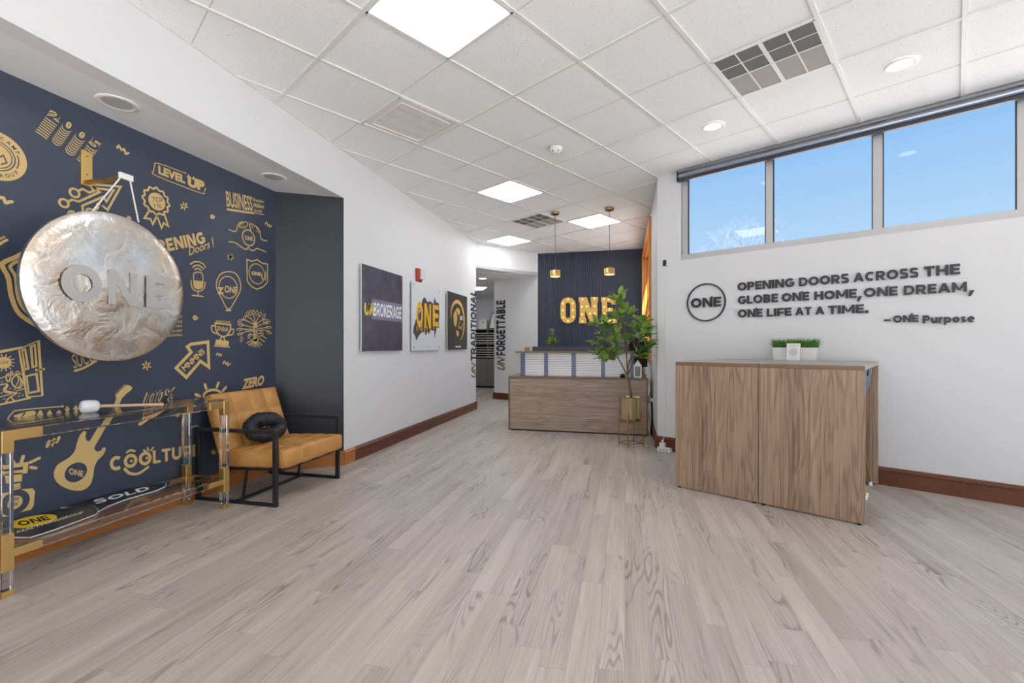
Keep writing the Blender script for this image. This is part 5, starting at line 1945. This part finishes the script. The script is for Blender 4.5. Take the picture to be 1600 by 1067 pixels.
class Art:
    """one drawing: gold layer and, where it needs one, a navy layer over it"""

    def __init__(self, name, conv):
        self.name, self.c, self.g, self.n, self.lay = name, conv, MB(), MB(), 0

    def P(self, pts): return [self.c(*p) for p in pts]

    def line(self, pts, w=W0, smooth=0, closed=False, navy=False, d=None):
        q = self.P(pts)
        if smooth: q = [tuple(v) for v in curve(q, smooth, closed)]
        m = self.n if navy else self.g
        m.ribbon(MU, q, w, closed, d or (.0024 if navy else .0015))
        return self

    def fill(self, pts, smooth=0, navy=False, d=None):
        q = self.P(pts)
        if smooth: q = [tuple(v) for v in curve(q, smooth, True)]
        (self.n if navy else self.g).fill(MU, q, d or (.0021 if navy else .0015))
        return self

    def circ(self, x, y, r, w=W0, fill=False, navy=False, rx=None, d=None):
        a = self.c(x, y); b = self.c(x, y + r)
        R_ = abs(a[1] - b[1])
        m = self.n if navy else self.g
        dd = d or (.0021 if navy else .0015)
        if fill: m.disc(MU, a, R_, dd)
        else: m.ring(MU, a, R_, w, dd)
        return self

    def txt(self, s, bl, br, tl, bold=.02, navy=False, heavy=0, d=None, lean=0.0):
        q = [self.c(*p) for p in (bl, br, tl)]
        m = self.n if navy else self.g
        dd = d or (.0026 if navy else .0016)
        if heavy: block(m, MU, s, *q, dd, 0, heavy)
        else: m.text(MU, s, *q, d=dd, bold=bold, lean=lean)
        return self

    def done(self):
        if self.g.f: self.g.build(self.name, M_GOLD, WALL_MURAL)
        if self.n.f: self.n.build(self.name + '_detail', M_NAVYFLAT, WALL_MURAL)


# round badge at the photo's edge
a = Art('badge_print', cA)
p1, p2, p3 = cA(2, 305), cA(222, 548), cA(10, 705)
ax_, ay_, bx_, by_, cx_, cy_ = *p1, *p2, *p3
D_ = 2 * (ax_ * (by_ - cy_) + bx_ * (cy_ - ay_) + cx_ * (ay_ - by_))
ux = ((ax_ ** 2 + ay_ ** 2) * (by_ - cy_) + (bx_ ** 2 + by_ ** 2) * (cy_ - ay_) + (cx_ ** 2 + cy_ ** 2) * (ay_ - by_)) / D_
uy = ((ax_ ** 2 + ay_ ** 2) * (cx_ - bx_) + (bx_ ** 2 + by_ ** 2) * (ax_ - cx_) + (cx_ ** 2 + cy_ ** 2) * (bx_ - ax_)) / D_
RB = math.hypot(ax_ - ux, ay_ - uy)
a.g.disc(MU, (ux, uy), RB, n=64)
a.n.ring(MU, (ux, uy), RB * .60, RB * .045, .0021, 56)
a.n.ring(MU, (ux, uy), RB * .50, RB * .035, .0021, 56)
for s0_, s1_ in ((-24, 22),):
    a.n.ribbon(MU, [(ux + RB * .72 * math.cos(math.radians(t_)), uy + RB * .72 * math.sin(math.radians(t_))) for t_ in range(s0_, s1_, 3)], RB * .04, d=.0021)
a.n.ribbon(MU, [(ux - RB * .3, uy + RB * .02), (ux - RB * .02, uy + RB * .26), (ux + RB * .05, uy - RB * .1), (ux + RB * .22, uy + RB * .08), (ux + RB * .34, uy - RB * .18), (ux + RB * .16, uy - RB * .32)], RB * .05, d=.0021)
for ch, an in zip('ECAMP', (92, 76, 60, 44, 29)):
    t_ = math.radians(an); a.n.char(MU, ch, (ux + RB * .78 * math.cos(t_), uy + RB * .78 * math.sin(t_)), RB * .15, t_ - math.pi / 2, d=.0022)
for ch, an in zip('GROUP', (-92, -78, -64, -50, -36)):
    t_ = math.radians(an); a.n.char(MU, ch, (ux + RB * .80 * math.cos(t_), uy + RB * .80 * math.sin(t_)), RB * .15, t_ + math.pi / 2, d=.0022)
a.done()

# stacked year
a = Art('year_print', cA)
for ch, bl, br, tl in (('2', (380, 165), (478, 235), (422, 95)), ('0', (505, 252), (590, 305), (545, 182)), ('0', (615, 330), (700, 385), (655, 265)), ('5', (722, 402), (808, 462), (765, 335))):
    for k in range(9):
        f = 1 - k / 8
        ox, oy = -88 * f, 128 * f
        sh = lambda p, e=0: (p[0] + ox, p[1] + oy)
        q = [cA(*sh(p)) for p in (bl, br, tl)]
        f2 = min(1, f + .075)
        qn = [cA(p[0] - 88 * f2, p[1] + 128 * f2) for p in (bl, br, tl)]
        if k: a.n.text(MU, ch, *qn, d=.0015 + k * .0004, bold=.072)
        a.g.text(MU, ch, *q, d=.0017 + k * .0004, bold=.072)
        if k == 8: a.n.text(MU, ch, *q, d=.0019 + k * .0004, bold=.01)
a.done()

# circuit arrow
a = Art('circuit_arrow_print', cA)
a.line([(735, 735), (1005, 755), (895, 950), (845, 905)]).line([(785, 768), (945, 785), (885, 880), (862, 842)])
a.line([(735, 735), (785, 790), (740, 805), (690, 775), (652, 790)]).circ(620, 808, 34)
a.line([(785, 768), (830, 800), (655, 880), (600, 865), (568, 880)]).circ(532, 893, 32)
a.line([(862, 838), (685, 915), (690, 970), (640, 985)]).circ(605, 995, 32)
a.line([(845, 905), (812, 900), (815, 930), (780, 960)]).circ(750, 968, 28)
a.done()

a = Art('rosette_print', cB)
cc_ = cB(235, 450); R_ = abs(cB(235, 345)[1] - cc_[1])
a.g.ribbon(MU, [(cc_[0] + R_ * (1 + .075 * math.cos(12 * t_)) * math.cos(t_), cc_[1] + R_ * (1 + .075 * math.cos(12 * t_)) * math.sin(t_)) for t_ in [2 * math.pi * k / 144 for k in range(144)]], W0, True)
a.circ(240, 453, 72, fill=True)
a.txt('TOP', (195, 452), (290, 462), (197, 412), navy=True, bold=.0).txt('1%', (215, 500), (278, 508), (217, 468), navy=True, bold=.0)
a.line([(180, 522), (137, 590), (185, 598), (205, 640), (240, 572)]).line([(240, 572), (278, 672), (297, 632), (335, 658), (302, 560)])
a.done()

a = Art('level_up_print', cB)
a.line([(480, 217), (250, 135), (222, 152), (214, 195), (236, 238), (600, 380), (632, 372), (645, 345)], .006, 4)
a.circ(478, 217, 7, fill=True).circ(644, 346, 7, fill=True)
a.txt('LEVEL', (252, 222), (476, 305), (250, 150), .05).txt('UP', (495, 325), (636, 370), (498, 238), .07)
for x, y in ((503, 240), (545, 255)): a.fill([(x - 17, y + 12), (x, y - 15), (x + 17, y + 16)])
a.done()

a = Art('business_print', cB)
a.txt('BUSINESS', (822, 495), (1040, 535), (812, 362), .02)
a.txt('Branding', (1042, 457), (1131, 477), (1042, 420), .02).txt('FREEdom', (1045, 498), (1132, 512), (1045, 465), .03).txt('Growth', (1048, 540), (1115, 548), (1048, 512), .02)
a.line([(828, 518), (1045, 550)], .018).line([(1045, 550), (1134, 562)], .006)
a.done()

a = Art('hands_print', cB)
a.circ(1004, 755, 64, .010).txt('ONE', (970, 772), (1040, 782), (972, 735), .03)
a.line([(840, 685), (895, 702), (912, 655), (935, 625), (950, 632)], .009, 4)
for s in ([(922, 665), (948, 622), (958, 630), (935, 668)], [(938, 668), (970, 622), (984, 632), (950, 672)], [(955, 672), (990, 628), (998, 640), (968, 676)], [(1022, 690), (1012, 648), (1025, 638), (1045, 690)], [(1045, 692), (1028, 645), (1045, 648), (1068, 705)], [(1068, 700), (1050, 658), (1066, 662), (1088, 712)]):
    a.line(s, .008, 4)
a.line([(1070, 660), (1098, 700), (1108, 765), (1155, 780)], .009, 3)
a.line([(840, 788), (890, 795), (945, 832), (985, 852), (1002, 832), (1015, 852), (1045, 862), (1075, 845), (1150, 872)], .009, 4)
a.done()

a = Art('opening_doors_print', cB)
a.txt('OPENING', (158, 908), (648, 800), (128, 798), 0, heavy=.26)
a.txt('Doors', (508, 905), (688, 838), (492, 838), .01, lean=.3)
a.line([(700, 755), (708, 812)], .009).circ(711, 828, 5, fill=True)
a.done()

a = Art('microphone_print', cC)
a.line([(108, 160), (110, 135), (125, 124), (142, 122), (160, 125), (175, 138), (178, 165), (178, 215), (170, 240), (150, 248), (135, 246), (115, 235), (108, 210)], .008, 3, True)
a.fill([(110, 185), (177, 190), (177, 215), (168, 238), (148, 246), (130, 242), (114, 230), (110, 210)])
a.line([(88, 185), (92, 225), (110, 255), (140, 266), (170, 260), (190, 235), (196, 198)], .009, 4).line([(142, 266), (142, 300)], .009).line([(98, 297), (180, 307)], .010)
for s in ([(85, 62), (112, 45), (150, 45), (182, 62), (197, 85)], [(103, 85), (125, 71), (155, 74), (182, 97)], [(118, 102), (140, 93), (166, 110)]): a.line(s, .010, 4)
a.done()

a = Art('map_pin_print', cC)
a.line([(370, 118), (425, 132), (458, 185), (464, 250), (432, 320), (372, 405), (318, 315), (285, 250), (282, 195), (312, 138)], .009, 4, True)
a.circ(372, 237, 82, .008).line([(355, 412), (390, 412)], .013)
a.txt('Z', (288, 288), (338, 288), (288, 236), .05).txt('ONE', (342, 276), (438, 286), (342, 222), .03)
a.done()

a = Art('shield_print', cC)
a.line([(512, 25), (545, 40), (590, 28), (630, 55), (670, 62), (668, 200), (632, 235), (588, 252), (545, 230), (515, 190)], .010, 0, True)
a.circ(588, 135, 75, .008).txt('ONE', (546, 143), (616, 153), (547, 113), .06)
a.line([(625, 135), (628, 172), (645, 165), (657, 118), (652, 182)], .012, 4)
a.done()

a = Art('tree_print', cC)
a.fill([(560, 505), (588, 505), (592, 560), (592, 620), (600, 645), (556, 645), (562, 620), (563, 560)])
for s in ([(572, 512), (550, 480), (520, 462)], [(575, 510), (570, 470), (560, 445)], [(580, 508), (595, 470), (612, 450)], [(585, 515), (620, 490), (648, 475)], [(568, 520), (520, 495), (480, 480)], [(566, 540), (510, 530), (470, 512)], [(565, 555), (500, 555), (450, 548)], [(566, 568), (510, 570), (468, 590)], [(592, 530), (640, 512), (668, 505)], [(592, 548), (640, 545), (680, 535)], [(592, 565), (640, 560), (682, 575)], [(560, 600), (535, 590), (528, 605)], [(594, 590), (620, 580)]):
    a.line(s, .008, 4)
for x, y, an in ((462, 490, 20), (495, 467, 60), (517, 438, 80), (540, 430, 90), (562, 427, 90), (588, 430, 80), (612, 441, 70), (640, 456, 60), (652, 490, 30), (672, 503, 30), (678, 540, 0), (681, 578, -30), (625, 580, -70), (530, 606, -110), (470, 630, -100), (460, 590, 190), (455, 555, 180), (463, 522, 160)):
    t_ = math.radians(an); dx_, dy_ = math.cos(t_), -math.sin(t_)
    pts = [(x + dx_ * u_ * 20 - dy_ * v_ * 8, y + dy_ * u_ * 20 + dx_ * v_ * 8) for u_, v_ in ((-1, 0), (-.3, 1), (.4, .8), (1, 0), (.4, -.8), (-.3, -1))]
    a.line(pts, .006, 3, True)
for x, y in ((512, 660), (525, 675), (540, 682), (558, 688), (575, 690), (592, 690), (610, 686), (628, 675), (645, 650), (660, 625)):
    a.line([(578, 632), ((x + 578) / 2, y - 22), (x, y)], .008, 3)
for k, ch in enumerate('ENO'): a.txt(ch, (592, 545 + k * 28), (592, 565 + k * 28), (567, 545 + k * 28), navy=True, bold=.03)
a.done()

a = Art('trophy_print', cC)
a.line([(272, 508), (390, 522), (384, 570), (360, 603), (330, 612), (296, 594), (276, 558)], .012, 0, True)
a.line([(272, 530), (246, 530), (250, 572), (284, 588)], .010, 4).line([(388, 556), (412, 556), (404, 592), (366, 602)], .010, 4)
a.line([(322, 612), (305, 638)], .011).line([(335, 612), (346, 642)], .011)
a.fill([(278, 632), (376, 645), (372, 682), (270, 672)]).line([(266, 680), (380, 690)], .010)
a.txt('WINS', (374, 540), (288, 528), (372, 576), .02).txt('EVERYONE', (278, 503), (388, 513), (278, 485), .02)
a.done()

a = Art('block_arrow_print', cQ)
a.line([(978, 800), (1062, 712), (1040, 682), (1060, 668), (1155, 655), (1160, 795), (1113, 762), (1035, 852)], .024, 0, True)
a.txt('MNMN!i', (1028, 822), (1140, 715), (1005, 795), .03)
a.done()

a = Art('large_shield_print', cQ)
a.line([(300, 130), (220, 130), (135, 158), (85, 185), (25, 210), (12, 235), (45, 300), (62, 400), (100, 490), (170, 545), (260, 590), (320, 600)], .022, 4)
a.line([(280, 175), (200, 175), (110, 202), (65, 225), (57, 245), (85, 295), (97, 400), (130, 470), (190, 520), (280, 560)], .015, 4)
a.done()

a = Art('success_print', cD)
a.txt('SUCC', (770, 374), (985, 300), (742, 232), .0).line([(778, 396), (870, 366), (1000, 292)], .013, 4)
a.done()

a = Art('open_door_print', cD)
a.fill([(-90, 198), (230, 140), (238, 162), (-90, 232)]).fill([(385, 84), (414, 75), (452, 655), (428, 657)]).fill([(-90, 745), (-20, 742), (318, 668), (322, 686), (-20, 760), (-90, 775)])
a.line([(238, 152), (385, 86)], .006).line([(195, 185), (275, 668)], .006).line([(212, 182), (288, 664)], .006).line([(285, 668), (430, 656)], .006)
for q_ in ([(215, 180), (263, 165), (300, 375), (255, 388)], [(232, 186), (256, 178), (287, 368), (262, 376)], [(312, 140), (365, 118), (385, 350), (333, 362)], [(328, 146), (357, 134), (372, 340), (345, 350)], [(266, 450), (385, 420), (408, 610), (288, 635)], [(280, 455), (372, 432), (395, 600), (300, 622)]):
    a.line(q_, .005, 0, True)
a.circ(380, 386, 15, fill=True).circ(452, 378, 13, fill=True).line([(380, 386), (452, 378)], .008)
q_ = cD(38, 312); r_ = abs(cD(38, 250)[1] - q_[1])
a.g.disc(MU, q_, r_)
a.txt('ONE', (-6, 328), (88, 318), (-6, 298), navy=True, bold=.0)
for k in range(14):
    t_ = 2 * math.pi * k / 14
    a.g.ribbon(MU, [(q_[0] + r_ * e_ * math.cos(t_), q_[1] + r_ * e_ * math.sin(t_)) for e_ in (1.12, 1.4)], .005)
a.line([(120, 510), (140, 460), (180, 445), (225, 490), (232, 540), (200, 575), (150, 565)], .006, 4, True)
for s in ([(180, 445), (190, 500), (160, 560)], [(205, 465), (215, 520), (190, 575)]): a.line(s, .005, 4)
a.line([(60, 455), (85, 425), (105, 460), (95, 500), (75, 505)], .006, 4, True).line([(118, 400), (130, 420), (118, 440), (106, 420)], .005, 3, True).circ(182, 415, 14, .005)
a.line([(-40, 490), (40, 460), (130, 438), (225, 430)], .005, 3).line([(-40, 548), (70, 533), (35, 590), (60, 620), (150, 630), (90, 680), (60, 722)], .006, 4).line([(82, 545), (58, 600), (130, 618), (172, 626), (118, 668), (142, 702)], .006, 4)
a.line([(-40, 680), (60, 650), (115, 635)], .005).line([(170, 605), (255, 578)], .005)
for x, y in ((20, 510), (105, 578), (150, 590), (200, 630), (195, 660), (235, 650), (15, 625), (45, 690)): a.line([(x - 8, y + 2), (x + 8, y - 2)], .004)
a.done()

a = Art('team_print', cD)
a.line([(648, 766), (205, 804), (132, 830), (88, 880), (80, 918), (118, 956), (200, 966), (640, 906)], .006, 3).circ(650, 766, 13, fill=True).circ(642, 905, 13, fill=True)
a.fill([(140, 862), (255, 828), (268, 842), (226, 870), (216, 915), (262, 925), (250, 938), (140, 942), (138, 925), (178, 912), (182, 878), (146, 880)])
a.line([(340, 838), (275, 850), (256, 882), (285, 905), (345, 900)], .028, 4)
for x, y, w_, h_ in ((418, 862, 40, 60), (515, 855, 36, 52), (615, 838, 34, 34)):
    a.fill([(x - w_, y), (x - 12, y - h_ * .8), (x, y - h_), (x + 12, y - h_ * .8), (x + w_, y), (x + 12, y + h_ * .8), (x, y + h_), (x - 12, y + h_ * .8)])
    a.circ(x, y, 8, navy=True, fill=True)
for dx_, dy_ in ((0, 0), (90, -10)):
    a.fill([(x + dx_, y + dy_) for x, y in ((698, 760), (732, 800), (716, 802), (716, 858), (732, 858), (700, 900), (668, 866), (684, 862), (684, 806), (666, 806))])
a.fill([(838, 770), (858, 745), (895, 738), (895, 870), (835, 876)])
a.done()

# guitar
a = Art('guitar_print', cX)
g_ = lambda x, y: (x / 5.335, 660 + y / 5.335)
body = [g_(*p) for p in ((712, 78), (700, 70), (668, 100), (640, 170), (620, 240), (570, 295), (482, 350), (450, 410), (452, 462), (490, 515), (570, 556), (650, 570), (712, 553), (755, 510), (776, 440), (786, 372), (812, 318), (860, 268), (880, 222), (868, 207), (850, 217), (838, 236), (802, 240), (782, 214))]
neck = [(169.6, 658.8), (186.5, 631), (190.5, 622), (197.8, 614.4), (204.6, 609.5), (206.6, 605.5), (203, 602.5), (197.8, 601.0), (194.5, 602.2), (183.5, 611.5), (179.2, 617), (181.6, 623.2), (177.2, 632.4), (157.5, 660), (139.5, 689.5), (134.5, 688), (133, 681), (135.0, 675)]
pts = [tuple(v) for v in curve([cX(*p) for p in body], 3)] + [cX(*p) for p in neck]
a.g.fill(MU, pts)
for x, y in ((181, 615.5), (184, 612), (187.5, 608.5), (191, 605.3), (194.2, 602.4)):
    a.circ(x, y, 1.6, fill=True)
c_ = g_(632, 415)
a.circ(c_[0], c_[1], 15, fill=True, navy=True)
a.done()
a = Art('guitar_word_print', cG)
a.txt('ONE', (572, 430), (690, 455), (575, 378), .03, d=.0027)
a.done()

a = Art('hundred_print', cE)
a.txt('100%', (196, 412), (502, 345), (212, 292), .06, lean=.25)
q_ = [cE(*p) for p in ((196, 412), (502, 345), (212, 292))]
a.n.text(MU, '100%', *q_, d=.0022, bold=.012, lean=.25)
a.txt('JUST', (212, 495), (345, 440), (205, 440), .02)
a.line([(222, 505), (412, 438), (208, 545)], .026, 0)
a.done()

a = Art('coolture_print', lambda x, y: MU.px(x / 2.857, 580 + y / 2.857))
a.txt('COOLTURE', (490, 447), (890, 376), (488, 383), heavy=.24)
for x, y in ((586, 400), (655, 387)): a.circ(x, y, 6, fill=True)
a.line([(556, 436), (580, 456), (618, 456), (660, 428)], .018, 5).line([(566, 362), (580, 353), (600, 356)], .014, 4)
for s in ([(641, 352), (650, 358)], [(658, 342), (661, 354)], [(684, 340), (672, 354)]): a.line(s, .012)
a.done()

a = Art('camera_print', cG)
a.line([(-60, 362), (20, 372), (214, 347), (208, 408), (100, 420), (-60, 425)], .022, 0, True)
a.fill([(20, 428), (185, 418), (180, 490), (30, 508)])
for y0_, y1_ in ((528, 515), (548, 535), (565, 545)): a.line([(75, y0_), (160, y1_)], .012)
a.fill([(-70, 600), (75, 576), (190, 556), (270, 548), (290, 572), (280, 690), (258, 726), (70, 775), (-70, 800)])
a.circ(115, 668, 80, .03, navy=True)
a.txt('WOW', (58, 665), (158, 650), (62, 632), navy=True, bold=.02, lean=.2).txt('NOW', (55, 705), (150, 692), (58, 675), navy=True, bold=.02, lean=.2)
for s in ([(92, 308), (112, 335)], [(192, 282), (178, 328)], [(326, 297), (252, 332)], [(256, 374), (298, 380)]): a.line(s, .016)
a.done()

a = Art('sun_print', cE)
a.line([(735, 320), (745, 290), (780, 268), (820, 262), (860, 270), (885, 295), (900, 330)], .020, 4)
for s in ([(746, 218), (758, 252)], [(860, 202), (846, 238)], [(922, 240), (896, 270)], [(670, 300), (704, 314)]): a.line(s, .022)
a.done()
a = Art('zero_print', cE)
a.txt('ZERO', (1052, 262), (1238, 222), (1056, 172), .05, lean=.2)
a.done()

a = Art('word_list_print', cQ)
for k, (y0_, s) in enumerate(((520, 'RELIABLE'), (548, 'CAPABLE'), (572, 'ADAPTABLE'), (598, 'AVAILABLE'), (622, 'UNSTOPPABLE'))):
    a.txt(s, (930, y0_ + 6), (1012, y0_), (930, y0_ - 8), .02)
a.done()

a = Art('squiggle_print', cA)
a.line([(975, 432), (992, 415), (1012, 450), (1035, 443), (1045, 480), (1070, 474)], .013, 3).line([(-20, 850), (25, 848), (45, 890), (70, 885), (98, 880)], .016, 3)
a.c = cB; a.line([(1140, 640), (1156, 625), (1162, 655), (1178, 645), (1180, 665), (1194, 655)], .010, 2)
a.c = cC; a.line([(280, 750), (290, 735), (298, 752), (308, 740), (312, 758), (322, 745)], .009, 2).line([(330, 815), (342, 797), (352, 820), (365, 806), (368, 830), (386, 814)], .010, 2)
a.c = cG; a.line([(392, 200), (405, 163), (420, 158), (432, 182), (450, 143), (470, 160), (490, 125)], .017, 3)
a.c = cQ; a.line([(-10, 118), (15, 100), (38, 88)], .012, 3).line([(2, 82), (8, 78)], .012).line([(16, 75), (22, 72)], .012)
a.done()
a = Art('asterisk_print', cB)
for conv, x, y, r in ((cB, 465, 490, 30), (cB, 852, 916, 25), (cE, 260, 60, 34), (cC, 388, 5, 20)):
    a.c = conv
    for k in range(3):
        t_ = math.radians(20 + 60 * k)
        a.line([(x + r * math.cos(t_), y + r * math.sin(t_)), (x - r * math.cos(t_), y - r * math.sin(t_))], .011)
a.done()
a = Art('swirl_print', cB)
for conv, x, y, r in ((cB, 702, 577, 19), (cC, 120, 465, 19), (cE, 515, 468, 18), (cB, 5, 590, 18), (cE, 818, 778, 20)):
    a.c = conv
    a.line([(x + r * (1 - .8 * k / 22) * math.cos(k * .5), y + r * (1 - .8 * k / 22) * math.sin(k * .5)) for k in range(22)], .009)
a.c = cE
a.line([(628, 592), (640, 572), (660, 566)], .010, 3).line([(672, 560), (690, 568)], .010)
a.done()
